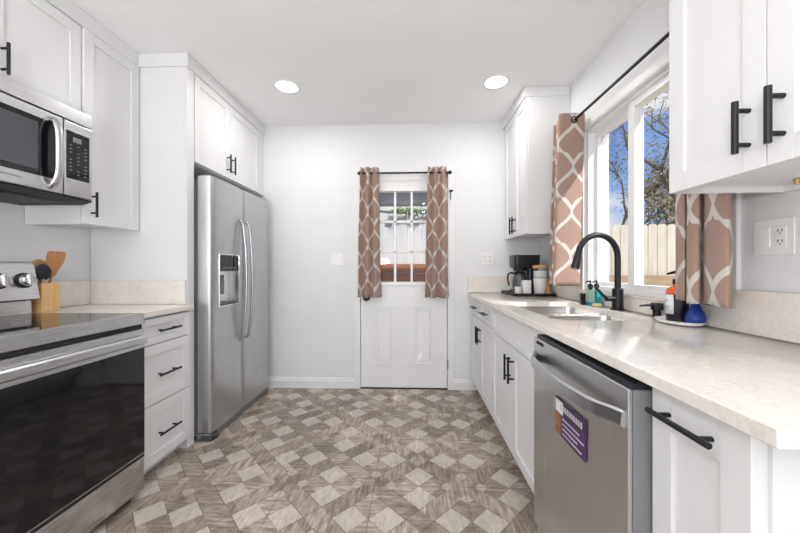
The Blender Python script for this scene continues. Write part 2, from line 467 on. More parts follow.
# ================================================================== back door
d = struct('door_1', (-.078, YB, 0))
m = MB()   # casing and jamb
for a, b in ((DX0-.052, DX0+.008), (DX1-.008, DX1+.052)): m.box(a, b, YB-.014, YB+.001, 0, DZ+.05, bev=.003)
m.box(DX0-.052, DX1+.052, YB-.0145, YB+.001, DZ-.004, DZ+.052, bev=.003)
m.build('door_casing', M['trim'], d)
m = MB()
m.box(DX0, DX0+.008, YB, YB+.12, 0, DZ); m.box(DX1-.008, DX1, YB, YB+.12, 0, DZ); m.box(DX0, DX1, YB, YB+.12, DZ-.006, DZ)
m.build('door_jamb', M['trim'], d)
sx0, sx1, sy0, sy1 = DX0+.013, DX1-.013, YB+.002, YB+.046
lx0, lx1, lz0, lz1 = -.352, .188, .985, 1.912
m = MB()
m.box(sx0, lx0, sy0, sy1, .012, 2.05); m.box(lx1, sx1, sy0, sy1, .012, 2.05)
m.box(lx0, lx1, sy0, sy1, .012, lz0); m.box(lx0, lx1, sy0, sy1, lz1, 2.05)
slab = m.build('door_slab', M['trim'], d, smooth=False)
for a, b in ((-.362, -.162), (.010, .210)):       # two raised panels
    m = MB(); z0, z1 = .235, .785
    for (q0, q1, y) in ((0, .010, .010), (.010, .022, .004)):
        m.box(a+q0, b-q0, sy0-y, sy0+.001, z0+q0, z0+q1); m.box(a+q0, b-q0, sy0-y, sy0+.001, z1-q1, z1-q0)
        m.box(a+q0, a+q1, sy0-y, sy0+.001, z0+q1, z1-q1); m.box(b-q1, b-q0, sy0-y, sy0+.001, z0+q1, z1-q1)
    m.box(a+.036, b-.036, sy0-.008, sy0+.001, z0+.036, z1-.036, bev=.0075, seg=1)
    m.build('door_panel', M['trim'], slab)
m = MB()          # lite frame and muntins of nine panes
fw = .032
m.box(lx0, lx0+fw, sy0-.010, sy1+.01, lz0, lz1, bev=.004); m.box(lx1-fw, lx1, sy0-.010, sy1+.01, lz0, lz1, bev=.004)
m.box(lx0+fw, lx1-fw, sy0-.010, sy1+.01, lz0, lz0+fw, bev=.004); m.box(lx0+fw, lx1-fw, sy0-.010, sy1+.01, lz1-fw, lz1, bev=.004)
for k in (1, 2):
    xx = lx0+fw+(lx1-lx0-2*fw)*k/3; zz = lz0+fw+(lz1-lz0-2*fw)*k/3
    m.box(xx-.011, xx+.011, sy0+.002, sy1-.002, lz0+fw, lz1-fw, bev=.003); m.box(lx0+fw, lx1-fw, sy0+.002, sy1-.002, zz-.011, zz+.011, bev=.003)
m.build('window_grille', M['vinyl'], slab)
B(lx0+.01, lx1-.01, sy0+.020, sy0+.024, lz0+.01, lz1-.01).build('glass_pane', M['glass'], slab, smooth=False)
m = MB(); m.lathe([(0, 0), (.032, 0), (.032, .008), (.012, .014), (.012, .035), (.026, .045), (.030, .058), (.024, .070), (0, .072)], (-.432, sy0, .868), (0, -1, 0), 24)
k_ = m.build('door_knob', M['black'], slab); k_['label'] = 'black round door knob'
for z in (.235, 1.86):
    m = MB(); m.cyl((sx1+.008, sy0-.012, z-.045), (sx1+.008, sy0-.012, z+.045), .006, 12); m.box(sx1-.004, sx1+.022, sy0-.013, sy0-.010, z-.045, z+.045)
    m.build('hinge', M['chrome'], d)
m = MB(); m.cyl((DX1+.018, YB-.026, 1.79), (DX1+.018, YB-.026, 1.87), .004, 10); m.box(DX1+.006, DX1+.040, YB-.030, YB-.014, 1.868, 1.884, bev=.003)
m.build('latch_hook', M['black'], d)
B(DX0+.01, DX1-.01, YB-.008, YB+.12, .0005, .010).build('threshold', M['dark'], d, smooth=False)

# ================================================================== kitchen window
wd = struct('window_1', (XR, 1.77, WZ0))
m = MB()      # casing on the wall: outer step and inner step
for off, wid, th in ((0, .060, .016), (.036, .028, .024)):
    y0, y1, z1 = WY0-.062+0, WY1+.062, WZ1+.062
    a = off
    m.box(XR-th, XR+.001, y1-a-wid, y1-a, WZ0-.004, z1-a, bev=.003); m.box(XR-th, XR+.001, y0+a, y0+a+wid, WZ0-.004, z1-a, bev=.003)
    m.box(XR-th, XR+.001, y0+a+wid, y1-a-wid, z1-a-wid, z1-a, bev=.003)
m.build('window_casing', M['trim'], wd)
m = MB(); t = .022
fx0, fx1 = XR+.002, XR+.10
m.box(fx0, fx1, WY0, WY0+t, WZ0, WZ1, bev=.004); m.box(fx0, fx1, WY1-t, WY1, WZ0, WZ1, bev=.004)
m.box(fx0, fx1, WY0+t, WY1-t, WZ0, WZ0+.03, bev=.004); m.box(fx0, fx1, WY0+t, WY1-t, WZ1-t, WZ1, bev=.004)
m.build('window_frame', M['vinyl'], wd)
def sash(y0, y1, xa, xb, s0, s1):
    m = MB(); z0, z1 = WZ0+.020, WZ1-t+.006
    m.box(xa, xb, y0, y0+s0, z0, z1, bev=.004); m.box(xa, xb, y1-s1, y1, z0, z1, bev=.004)
    m.box(xa, xb, y0+s0, y1-s1, z0, z0+.036, bev=.004); m.box(xa, xb, y0+s0, y1-s1, z1-.045, z1, bev=.004)
    f = m.build('sash', M['vinyl'], wd)
    B((xa+xb)/2-.002, (xa+xb)/2+.002, y0+.01, y1-.01, z0+.01, z1-.01).build('glass_pane', M['glass'], f, smooth=False)
sash(1.865, WY1-t+.006, XR+.052, XR+.088, .05, .026)
sash(WY0+t-.006, 1.885, XR+.012, XR+.048, .05, .055)

# ================================================================== helper: cabinet fronts
def shaker(name, par, xf, dx, y0, y1, z0, z1, stile=.058, th=.02, rail=None, mat='cab'):
    """door or drawer front in the plane x=xf facing dx (+1/-1)"""
    rail = rail or stile; m = MB(); xb = xf-dx*th; xp = xf-dx*.009; b = .0018
    m.box(xb, xf, y0, y0+stile, z0, z1, bev=b); m.box(xb, xf, y1-stile, y1, z0, z1, bev=b)
    m.box(xb, xf, y0+stile, y1-stile, z0, z0+rail, bev=b); m.box(xb, xf, y0+stile, y1-stile, z1-rail, z1, bev=b)
    m.box(xb, xp, y0+stile-.004, y1-stile+.004, z0+rail-.004, z1-rail+.004)
    return m.build(name, M[mat], par)
def pull(par, xf, dx, y0, y1, z0, z1, stand=.032, r=.0062):
    """black bar pull from (y0,z0) to (y1,z1)"""
    a = Vector((xf+dx*stand, y0, z0)); b = Vector((xf+dx*stand, y1, z1)); m = MB()
    m.cyl(a, b, r, 16)
    for t in (.17, .83):
        q = a.lerp(b, t); m.cyl((xf-dx*.001, q.y, q.z), q, r*.8, 12)
    h = m.build('handle', M['black'], par); h['label'] = 'black bar handle'; return h

# ================================================================== left run
CT = .92
XF = -1.405     # drawer fronts
# ---- base cabinet with three drawers
c = thing('base_cabinet', (-1.73, 1.855, 0), 'narrow white base cabinet with three drawers between the range and the refrigerator panel', 'cabinet')
m = MB(); m.box(-2.06, XF-.021, 1.628, 2.046, .085, .885); m.box(-2.06, XF-.085, 1.632, 2.046, .001, .085)
m.build('carcass', M['cab'], c)
for z0, z1 in ((.735, .876), (.408, .730), (.082, .403)):
    dr = shaker('drawer', c, XF, 1, 1.634, 2.042, z0, z1, .055, rail=.04 if z1 > .8 else .055)
    zc = (z0+z1)/2-(0 if z1 > .8 else .008)
    pull(dr, XF, 1, 1.758, 1.918, zc, zc)
# ---- countertop and splash
m = MB(); m.box(-2.066, -1.382, 1.627, 2.046, CT-.03, CT, bev=.003)
tag(m.build('countertop', M['quartz']), 'short cream quartz countertop between the range and the refrigerator panel', 'countertop')
m = MB(); m.box(-2.066, -2.048, 1.627, 2.046, CT+.001, CT+.150, bev=.002)
tag(m.build('backsplash', M['quartz']), 'low cream quartz splash strip on the left wall behind the utensil block', 'backsplash')
m = MB(); m.box(-2.046, -1.432, 2.030, 2.046, CT+.001, CT+.150, bev=.002)
tag(m.build('backsplash', M['quartz']), 'low cream quartz splash strip on the tall panel beside the refrigerator', 'backsplash')
# ---- tall panel beside the fridge
m = MB(); m.box(-2.066, -1.45, 2.049, 2.068, .001, 2.431); m.box(-1.452, -1.43, 2.049, 2.116, .001, 2.431, bev=.001)
tag(m.build('cabinet_panel', M['cab']), 'tall white side panel standing between the counter and the refrigerator', 'panel')
# ---- upper cabinets on the left
c = thing('upper_cabinet', (-1.91, 1.86, 1.395), 'tall white single door wall cabinet right of the microwave', 'cabinet')
m = MB(); x0, x1, y0, y1, z0, z1 = -2.066, -1.759, 1.688, 2.046, 1.383, 2.431
m.box(x0, x1, y0, y1, z0+.020, z1)
for q in ((x0, x1, y0, y0+.016), (x0, x1, y1-.016, y1), (x0, x0+.016, y0+.016, y1-.016), (x1-.02, x1, y0+.016, y1-.016)): m.box(*q, z0, z0+.020)
m.build('carcass', M['cab'], c)
dr = shaker('door', c, -1.738, 1, 1.690, 2.042, 1.386, 2.428, .055); pull(dr, -1.738, 1, 1.728, 1.728, 1.425, 1.56)
c = thing('upper_cabinet', (-1.91, 1.29, 1.94), 'white two door wall cabinet mounted above the microwave', 'cabinet')
m = MB(); m.box(-2.066, -1.771, .905, 1.672, 1.94, 2.431); m.build('carcass', M['cab'], c)
dr = shaker('door', c, -1.75, 1, 1.299, 1.686, 1.943, 2.428, .055); pull(dr, -1.75, 1, 1.345, 1.345, 1.975, 2.11)
dr = shaker('door', c, -1.75, 1, .908, 1.294, 1.943, 2.428, .055); pull(dr, -1.75, 1, 1.262, 1.262, 1.975, 2.11)
c = thing('upper_cabinet', (-1.75, 2.6, 1.845), 'white two door cabinet above the refrigerator', 'cabinet')
m = MB(); m.box(-2.066, -1.452, 2.118, 3.138, 1.845, 2.431); m.box(-1.453, -1.43, 3.045, 3.138, 1.845, 2.431)
m.build('carcass', M['cab'], c)
dr = shaker('door', c, -1.428, 1, 2.124, 2.528, 1.85, 2.428, .055); pull(dr, -1.428, 1, 2.497, 2.497, 1.885, 2.025)
dr = shaker('door', c, -1.428, 1, 2.532, 3.040, 1.85, 2.428, .055); pull(dr, -1.428, 1, 2.563, 2.563, 1.885, 2.025)

# ---- microwave
MX = -1.66
c = thing('microwave', (-1.86, 1.28, 1.50), 'stainless steel over the range microwave with a curved handle', 'microwave')
m = MB(); m.box(-2.066, MX-.03, .905, 1.665, 1.515, 1.938); m.build('case', M['case'], c)
m = MB(); m.box(MX-.032, MX, .905, 1.655, 1.868, 1.936, bev=.004); m.build('vent_strip', M['steel'], c)
m = MB(); y0, y1 = .905, 1.513; z0, z1 = 1.502, 1.863
dr = MB().box(MX-.032, MX, y0, y1, z0, z1, bev=.005).build('door', M['steel'], c)
B(MX-.004, MX+.0015, .955, 1.496, 1.562, 1.822, bev=.002).build('door_window', M['bglass'], dr)
B(MX, MX+.0022, .985, 1.405, 1.588, 1.798).build('window_mesh', M['mwglass'], dr)
pts = [(MX+.0, 1.460, 1.832), (MX+.022, 1.460, 1.822), (MX+.038, 1.460, 1.775), (MX+.040, 1.460, 1.69), (MX+.038, 1.460, 1.595), (MX+.022, 1.460, 1.545), (MX, 1.460, 1.523)]
m = MB(); m.tube(smooth_path(pts, 6), .018, 14, flat=(.95, .7)); m.build('handle', M['satin'], dr)
m = MB(); m.box(MX+.0, MX+.0008, 1.27, 1.345, 1.5335, 1.5345)
for k in range(8): m.box(MX+.0, MX+.0012, 1.272+k*.009, 1.277+k*.009, 1.534, 1.542)
m.build('logo', M['led'], dr)
cp = MB().box(MX-.032, MX, 1.517, 1.655, 1.502, 1.863, bev=.005).build('control_panel', M['steel'], c)
kp = B(MX-.002, MX+.0015, 1.526, 1.640, 1.585, 1.818, bev=.002).build('keypad', M['bglass'], cp)
m = MB(); m.box(MX+.001, MX+.0022, 1.556, 1.598, 1.768, 1.792); m.build('display', M['led'], cp)
m = MB()
for r in range(9):
    for q in range(3):
        if (r*3+q) % 5 == 4: continue
        yy = 1.540+q*.036; zz = 1.748-r*.0175
        m.box(MX+.001, MX+.002, yy, yy+.012, zz, zz+.0035)
m.build('key_legends', M['led'], cp)
m = MB(); m.prism([(-2.06, 1.480), (MX-.06, 1.480), (MX-.012, 1.492), (MX-.012, 1.501), (-2.06, 1.514)], 1, .906, 1.664)
un = m.build('underside', M['dark'], c)
for yy in (.99, 1.35):
    m = MB(); m.box(-1.985, -1.735, yy-.005, yy+.225, 1.4775, 1.4805)
    for k in range(11): m.box(-1.98+k*.022, -1.97+k*.022, yy, yy+.22, 1.474, 1.4778)
    m.build('grease_filter', M['black_plastic'], un)

# ---- range
RX = -1.352
c = thing('range', (-1.7, 1.277, 0), 'stainless steel electric range with black glass oven door at the left edge', 'range')
ry0, ry1 = .862, 1.622
m = MB(); m.box(-2.05, RX-.035, ry0+.003, ry1-.003, .03, .895); m.build('body', M['case'], c)
m = MB(); m.box(-2.0, RX-.02, ry0+.01, ry1-.01, .911, .9215, bev=.002); m.build('cooktop', M['cooktop'], c)
for (x, y, r) in ((-1.62, 1.06, .11), (-1.62, 1.43, .09), (-1.86, 1.06, .08), (-1.86, 1.43, .10)):
    for rr in (r, r*.62):
        m = MB(); n_ = 48
        A = [m.bm.verts.new((x+math.cos(2*PI*k/n_)*rr, y+math.sin(2*PI*k/n_)*rr, .9220)) for k in range(n_)]
        Bv = [m.bm.verts.new((x+math.cos(2*PI*k/n_)*(rr-.0025), y+math.sin(2*PI*k/n_)*(rr-.0025), .9220)) for k in range(n_)]
        for k in range(n_): m.bm.faces.new((A[k], A[(k+1) % n_], Bv[(k+1) % n_], Bv[k]))
        m.build('burner_ring', M['dgrey'], c)
m = MB(); m.box(RX-.03, RX+.002, ry0, ry1, .868, .9225, bev=.006); m.box(-2.03, RX-.01, ry1-.012, ry1, .89, .9225, bev=.003); m.box(-2.03, RX-.01, ry0, ry0+.012, .89, .9225, bev=.003)
m.box(-2.03, -1.985, ry0, ry1, .89, .9225, bev=.003)
m.build('cooktop_frame', M['steel'], c)
B(RX-.034, RX-.012, ry0+.004, ry1-.004, .835, .870).build('vent_gap', M['dark'], c, smooth=False)
od = MB().box(RX-.034, RX+.002, ry0+.002, ry1-.002, .215, .846, bev=.005).build('oven_door', M['steel'], c)
B(RX-.003, RX+.0035, ry0+.004, ry1-.004, .222, .752, bev=.002).build('door_glass', M['bglass'], od)
for k in range(3): B(RX-.022, RX-.008, ry0+.10+k*.23, ry0+.22+k*.23, .8455, .8468).build('vent_slot', M['dark'], od)
m = MB(); m.prism([(RX+.010, .802), (RX+.014, .812), (RX+.020, .815), (RX+.026, .808), (RX+.026, .780), (RX+.020, .774), (RX+.010, .776)], 1, ry0+.012, ry1-.012)
m.box(RX-.002, RX+.0105, ry0+.02, ry0+.07, .778, .806); m.box(RX-.002, RX+.0105, ry1-.07, ry1-.02, .778, .806)
m.build('handle', M['steel'], od)
B(RX-.03, RX, ry0+.002, ry1-.002, .200, .2155).build('drawer_gap', M['dark'], c, smooth=False)
m = MB(); m.box(RX-.034, RX+.001, ry0+.002, ry1-.002, .040, .202, bev=.006); m.build('drawer', M['steel'], c)
for (x, y) in ((RX-.08, ry0+.04), (RX-.08, ry1-.04), (-2.0, ry0+.04), (-2.0, ry1-.04)): MB().cyl((x, y, .001), (x, y, .035), .018, 16).build('foot', M['dgrey'], c)
by1 = ry1+.002
m = MB(); m.prism([(-2.05, .905), (-1.935, .905), (-1.940, .985), (-2.05, .985)], 1, ry0+.004, by1-.012); bgd = m.build('backguard', M['steel'], c)
B(-2.04, -1.955, ry0+.01, by1-.02, .984, .997).build('shadow_gap', M['dark'], bgd, smooth=False)
m = MB(); m.prism([(-2.05, .995), (-1.905, .995), (-1.937, 1.172), (-1.955, 1.182), (-2.05, 1.182)], 1, ry0, by1, bev=.003); ctl = m.build('control_panel', M['steel'], c)
nrm = Vector((.1795, 0, .0324)).normalized()
for yy in (1.566, 1.462, .977, .907):
    base = Vector((-1.9215, yy, 1.088))
    m = MB(); m.lathe([(0, -.002), (.038, -.002), (.038, .006), (0, .006)], base, nrm, 32); m.build('knob_ring', M['dark'], ctl)
    m = MB(); m.lathe([(0, .004), (.031, .004), (.029, .030), (.025, .034), (0, .034)], base, nrm, 32)
    q = base+nrm*.034
    m.box(q.x-.016, q.x+.010, yy-.006, yy+.006, q.z-.027, q.z+.027, bev=.003)
    m.build('knob', M['chrome'], ctl)
B(-1.940, -1.9190, 1.09, 1.30, 1.045, 1.13).xform(Matrix.Identity(4)).build('display', M['bglass'], ctl)

# ---- refrigerator
FX = -1.325; fy0, fy1, fs = 2.135, 3.015, 2.533
c = thing('refrigerator', (-1.7, 2.575, 0), 'stainless steel side by side refrigerator with a water dispenser', 'refrigerator')
m = MB(); m.box(-2.04, FX-.105, fy0+.004, fy1-.004, .03, 1.74, bev=.004); m.build('case', M['case'], c)
def fridge_door(y0, y1):
    m = MB(); n_ = 14; pr = []
    # slightly crowned front, rounded vertical edges
    x_b = FX-.095
    pr.append((x_b, y0)); pr.append((FX-.022, y0)); pr.append((FX-.012, y0+.004)); pr.append((FX-.004, y0+.014))
    for k in range(n_+1):
        t = k/n_; pr.append((FX+.004*math.sin(PI*t), y0+.026+(y1-y0-.052)*t))
    pr += [(FX-.004, y1-.014), (FX-.012, y1-.004), (FX-.022, y1), (x_b, y1)]
    m.prism(pr, 2, .058, 1.762); return m
def with_recess(o, x0, x1, y0, y1, z0, z1):
    cut = B(x0, x1, y0, y1, z0, z1).build('cutter', None, smooth=False)
    md = o.modifiers.new('b', 'BOOLEAN'); md.operation = 'DIFFERENCE'; md.object = cut; md.solver = 'EXACT'
    dg = bpy.context.evaluated_depsgraph_get(); me = bpy.data.meshes.new_from_object(o.evaluated_get(dg))
    o.modifiers.clear(); old = o.data; o.data = me
    bpy.data.objects.remove(cut); bpy.data.meshes.remove(old)
    for p in me.polygons: p.use_smooth = True
    me.set_sharp_from_angle(angle=math.radians(32))
dy0, dy1, dz0, dz1 = 2.222, 2.475, .885, 1.243
fd = fridge_door(fy0, fs-.003).build('freezer_door', M['steel_v'], c)
bpy.context.view_layer.update()
with_recess(fd, FX-.075, FX+.03, dy0, dy1, dz0, dz1-.002)
fd2 = fridge_door(fs+.003, fy1).build('fridge_door', M['steel_v'], c)
m = MB(); g_ = .007
m.box(FX-.004, FX+.006, dy0-g_, dy0+.002, dz0-g_, dz1+g_, bev=.002); m.box(FX-.004, FX+.006, dy1-.002, dy1+g_, dz0-g_, dz1+g_, bev=.002)
m.box(FX-.004, FX+.006, dy0, dy1, dz0-g_, dz0+.002, bev=.002); m.box(FX-.004, FX+.006, dy0, dy1, dz1-.002, dz1+g_, bev=.002)
disp = m.build('dispenser_frame', M['chrome'], fd)
B(FX-.07, FX+.002, dy0+.001, dy1-.001, 1.128, dz1-.003, bev=.004).build('dispenser_panel', M['bglass'], fd)
m = MB()
for k in range(7): m.box(FX+.0018, FX+.0026, dy0+.045+k*.025, dy0+.060+k*.025, 1.148, 1.154)
m.build('panel_legends', M['led'], fd)
m = MB(); m.box(FX-.074, FX-.070, dy0+.002, dy1-.002, dz0+.002, 1.128); m.build('dispenser_back', M['steel_sink'], fd)
m = MB(); m.box(FX-.070, FX-.055, dy0+.09, dy0+.16, .96, 1.10, bev=.004); m.build('dispenser_paddle', M['case'], fd)
m = MB(); m.box(FX-.070, FX+.004, dy0+.002, dy1-.002, dz0+.001, dz0+.012, bev=.002); m.build('drip_tray', M['dgrey'], fd)
for par, yy in ((fd, fs-.046), (fd2, fs+.046)):
    pts = [(FX-.004, yy, 1.515), (FX+.022, yy, 1.500), (FX+.036, yy, 1.44), (FX+.052, yy, 1.28), (FX+.058, yy, 1.06), (FX+.052, yy, .84), (FX+.036, yy, .68), (FX+.022, yy, .615), (FX-.004, yy, .600)]
    m = MB(); m.tube(smooth_path(pts, 6), .0145, 14, flat=(.9, .8)); m.build('handle', M['satin'], par)
m = MB(); m.box(FX-.085, FX-.025, fy0+.02, fy0+.09, 1.762, 1.780, bev=.004); m.build('hinge_cover', M['dgrey'], c)
m = MB(); m.box(FX-.085, FX-.025, fy1-.09, fy1-.02, 1.762, 1.780, bev=.004); m.build('hinge_cover', M['dgrey'], c)
m = MB(); m.box(FX-.10, FX-.010, fy0, fy1, .012, .052, bev=.004); m.build('base_grille', M['case'], c)
m = MB(); m.box(FX-.075, FX+.004, fy0-.004, fy0+.075, .001, .042, bev=.008); m.lathe([(0, 0), (.014, 0), (.014, .012), (0, .012)], (FX+.0, fy0+.045, .02), (1, 0, 0), 16)
m.build('foot', M['dgrey'], c)
m = MB(); m.box(FX+.001, FX+.0045, fy1-.10, fy1-.055, 1.700, 1.707); m.build('logo', M['led'], fd2)

# ---- utensil block and utensils
bx0, bx1, by0, by1 = -2.020, -1.925, 1.648, 1.735
m = MB(); zt = CT+.150
m.box(bx0, bx1, by0, by0+.008, CT+.001, zt); m.box(bx0, bx1, by1-.008, by1, CT+.001, zt); m.box(bx0, bx0+.008, by0+.008, by1-.008, CT+.001, zt); m.box(bx1-.008, bx1, by0+.008, by1-.008, CT+.001, zt)
m.box(bx0+.008, bx1-.008, by0+.008, by1-.008, CT+.001, CT+.012)
tag(m.build('utensil_holder', M['bamboo'], smooth=False), 'square bamboo utensil holder on the short counter beside the range', 'utensil holder')
def utensil(name, base, top, head, mats, label, cat):
    b, t_ = Vector(base), Vector(top); ax = (t_-b).normalized()
    o = thing(name, base, label, cat)
    MB().tube([b, b.lerp(t_, .5), t_], [.007, .006, .006], 10).build('handle', M[mats[0]], o)
    f = Vector((.95, -.30, 0)); f = (f-ax*f.dot(ax)).normalized(); s_ = ax.cross(f)
    m = head(t_, ax, s_, f); m.build('head', M[mats[1]], o); return o
def spat(t_, ax, s_, f):
    m = MB(); out = [(-.012, -.03), (-.028, .02), (-.037, .055), (-.038, .095), (-.030, .104), (.030, .112), (.038, .100), (.037, .055), (.026, .02), (.012, -.03)]
    A = [m.bm.verts.new(t_+s_*a+ax*b+f*.0035) for a, b in out]; C_ = [m.bm.verts.new(t_+s_*a+ax*b-f*.0035) for a, b in out]; n_ = len(out)
    m.bm.faces.new(A); m.bm.faces.new(C_[::-1])
    for i in range(n_): m.bm.faces.new((A[i], C_[i], C_[(i+1) % n_], A[(i+1) % n_]))
    bmesh.ops.recalc_face_normals(m.bm, faces=m.bm.faces); return m
def oval(w_, l_, th, cup=0):
    def h(t_, ax, s_, f):
        m = MB(); bmesh.ops.create_uvsphere(m.bm, u_segments=24, v_segments=16, radius=1)
        for v in m.bm.verts:
            p = v.co.copy(); q = (p.x*p.x+p.y*p.y)
            v.co = t_+s_*(p.x*w_)+ax*(p.y*l_+l_*.8)+f*(p.z*th-(cup*(1-q) if p.z > 0 else cup*.6*(1-q)))
        return m
    return h
utensil('spatula', (-1.965, 1.690, CT+.015), (-1.952, 1.724, CT+.215), spat, ('wood_red', 'wood_red'), 'brown wooden spatula, tallest in the bamboo holder', 'spatula')
utensil('spatula', (-1.945, 1.678, CT+.015), (-1.940, 1.668, CT+.172), oval(.034, .044, .007), ('wood_spoon', 'black_plastic'), 'black headed spoon spatula with wooden handle in the bamboo holder', 'spatula')
utensil('spoon', (-1.990, 1.700, CT+.015), (-1.990, 1.692, CT+.195), oval(.036, .046, .010, .008), ('wood_spoon', 'wood_spoon'), 'round wooden spoon behind the black headed utensil in the bamboo holder', 'spoon')
utensil('spoon', (-2.003, 1.680, CT+.015), (-2.004, 1.660, CT+.190), oval(.026, .036, .009, .008), ('wood_spoon', 'wood_spoon'), 'pale wooden spoon leaning towards the range in the bamboo holder', 'spoon')

# ================================================================== right run
XE, XC = .522, .55        # counter edge, cabinet fronts
ZB = .125
def face_unit(name, label, y0, y1):
    c = thing(name, ((XC+XR)/2, (y0+y1)/2, 0), label, 'cabinet')
    m = MB(); a, b = XC+.021, 1.17
    m.box(a, b, y0, y0+.018, ZB-.005, .886); m.box(a, b, y1-.018, y1, ZB-.005, .886); y2, y3 = y0+.018, y1-.018; m.box(a, b, y2, y3, ZB-.005, ZB+.013)
    m.box(b-.012, b, y2, y3, ZB+.013, .886); m.box(a, a+.02, y2, y3, .70, .725); m.box(a, a+.02, y2, y3, .862, .886)
    m.box(a+.07, b, y0, y1, .001, ZB-.004)
    m.build('carcass', M['cab'], c); return c
# sink cabinet
s0, s1, s2 = 1.385, 1.835, 2.288
c = face_unit('base_cabinet', 'white sink base cabinet with two doors and a plain false front beside the dishwasher', s0, s1*2-s0+.002)
shaker('false_front', c, XC, -1, s0+.003, s2-.003, .718, .882, .055, rail=.04)
dr = shaker('door', c, XC, -1, s0+.003, s1-.0015, ZB, .712, .055); pull(dr, XC, -1, s1-.032, s1-.032, .525, .668)
dr = shaker('door', c, XC, -1, s1+.0015, s2-.003, ZB, .712, .055); pull(dr, XC, -1, s1+.034, s1+.034, .525, .668)
# far cabinet
f0, f1, f2 = 2.292, 2.68, 3.07
c = face_unit('base_cabinet', 'white base cabinet with two small drawers over two doors against the back wall', f0, 3.135)
B(XC, XC+.022, f2, 3.135, ZB, .884).build('filler_strip', M['cab'], c, smooth=False)
for a, b in ((f0+.003, f1-.0015), (f1+.0015, f2)):
    dr = shaker('drawer', c, XC, -1, a, b, .735, .882, .045, rail=.035); q = (a+b)/2; pull(dr, XC, -1, q-.07, q+.07, .808, .808)
dr = shaker('door', c, XC, -1, f0+.003, f1-.0015, ZB, .729, .055); pull(dr, XC, -1, f1-.030, f1-.030, .540, .675)
dr = shaker('door', c, XC, -1, f1+.0015, f2, ZB, .729, .055); pull(dr, XC, -1, f1+.032, f1+.032, .540, .675)
# near narrow cabinet
n0, n1 = .556, .780
c = thing('base_cabinet', ((XC+XR)/2, (n0+n1)/2, 0), 'narrow white base cabinet with a pull out front at the near end of the counter', 'cabinet')
m = MB(); m.box(XC+.021, 1.17, n0+.004, n1, ZB-.005, .886); m.box(XC+.09, 1.17, n0+.004, n1, .001, ZB-.004); m.build('carcass', M['cab'], c)
m = MB(); m.box(XC+.030, XC+.105, n0-.004, n0+.005, ZB-.005, .884, bev=.002); m.box(XC+.108, 1.17, n0-.004, n0+.005, ZB-.005, .884, bev=.002); m.build('end_panel', M['cab'], c)
dr = shaker('door', c, XC, -1, n0, n1-.003, ZB, .878, .055, rail=.075); pull(dr, XC, -1, .600, .752, .836, .836, .028, .0062)
# countertop with the sink cut-out
SX0, SX1, SY0, SY1, SYM = .636, 1.070, 1.478, 2.262, 1.870
def rrect(x0, x1, y0, y1, r, n=6):
    out = []
    for cx, cy, a in ((x1-r, y1-r, 0), (x0+r, y1-r, 90), (x0+r, y0+r, 180), (x1-r, y0+r, 270)):
        for k in range(n+1): t = math.radians(a+90*k/n); out.append((cx+r*math.cos(t), cy+r*math.sin(t)))
    return out
ct = MB().box(XE, 1.188, .490, 3.138, CT-.03, CT, bev=.003).build('countertop', M['quartz'], origin=(.85, 1.8, CT-.03))
ct['tmp'] = 1
def bool_cut(o, mb):
    cut = mb.build('cutter', None, smooth=False)
    md = o.modifiers.new('b', 'BOOLEAN'); md.operation = 'DIFFERENCE'; md.object = cut; md.solver = 'EXACT'
    bpy.context.view_layer.update()
    dg = bpy.context.evaluated_depsgraph_get(); me = bpy.data.meshes.new_from_object(o.evaluated_get(dg))
    o.modifiers.clear(); o.data = me; bpy.data.objects.remove(cut)
    for p in me.polygons: p.use_smooth = True
    me.set_sharp_from_angle(angle=math.radians(32))
bool_cut(ct, MB().prism(rrect(SX0, SX1, SY0, SY1, .045), 2, CT-.1, CT+.1)); del ct['tmp']
tag(ct, 'long cream quartz countertop along the right wall around the sink', 'countertop')
# sink: two bowls
c = thing('sink', ((SX0+SX1)/2, (SY0+SY1)/2, .70), 'stainless steel double bowl sink set under the right counter', 'sink')
def bowl(y0, y1):
    m = MB(); rings = []
    for (ins, z, r) in ((-.010, .889, .045), (.0, .889, .045), (.004, .86, .045), (.014, .74, .045), (.030, .714, .05), (.06, .705, .04)):
        rings.append([m.bm.verts.new((x, y, z)) for x, y in rrect(SX0-.004+ins, SX1+.004-ins, y0+ins, y1-ins, max(.02, r))])
    for a, b in zip(rings, rings[1:]):
        n_ = len(a)
        for k in range(n_): m.bm.faces.new((a[k], a[(k+1) % n_], b[(k+1) % n_], b[k]))
    m.bm.faces.new(rings[-1]); bmesh.ops.recalc_face_normals(m.bm, faces=m.bm.faces)
    for f in m.bm.faces: f.normal_flip()
    b_ = m.build('bowl', M['steel_sink'], c, mods=[solid(.002)])
    q = MB(); q.lathe([(0, .004), (.012, .004), (.03, .003), (.042, .0045), (.044, 0)], ((SX0+SX1)/2, (y0+y1)/2, .7055), (0, 0, 1), 24); q.build('drain', M['chrome'], b_)
bowl(SY0-.004, SYM-.012); bowl(SYM+.012, SY1+.004)
m = MB(); m.box(SX0+.004, SX1-.004, SYM-.016, SYM+.016, .868, .8885, bev=.007); m.build('divider', M['steel_sink'], c)
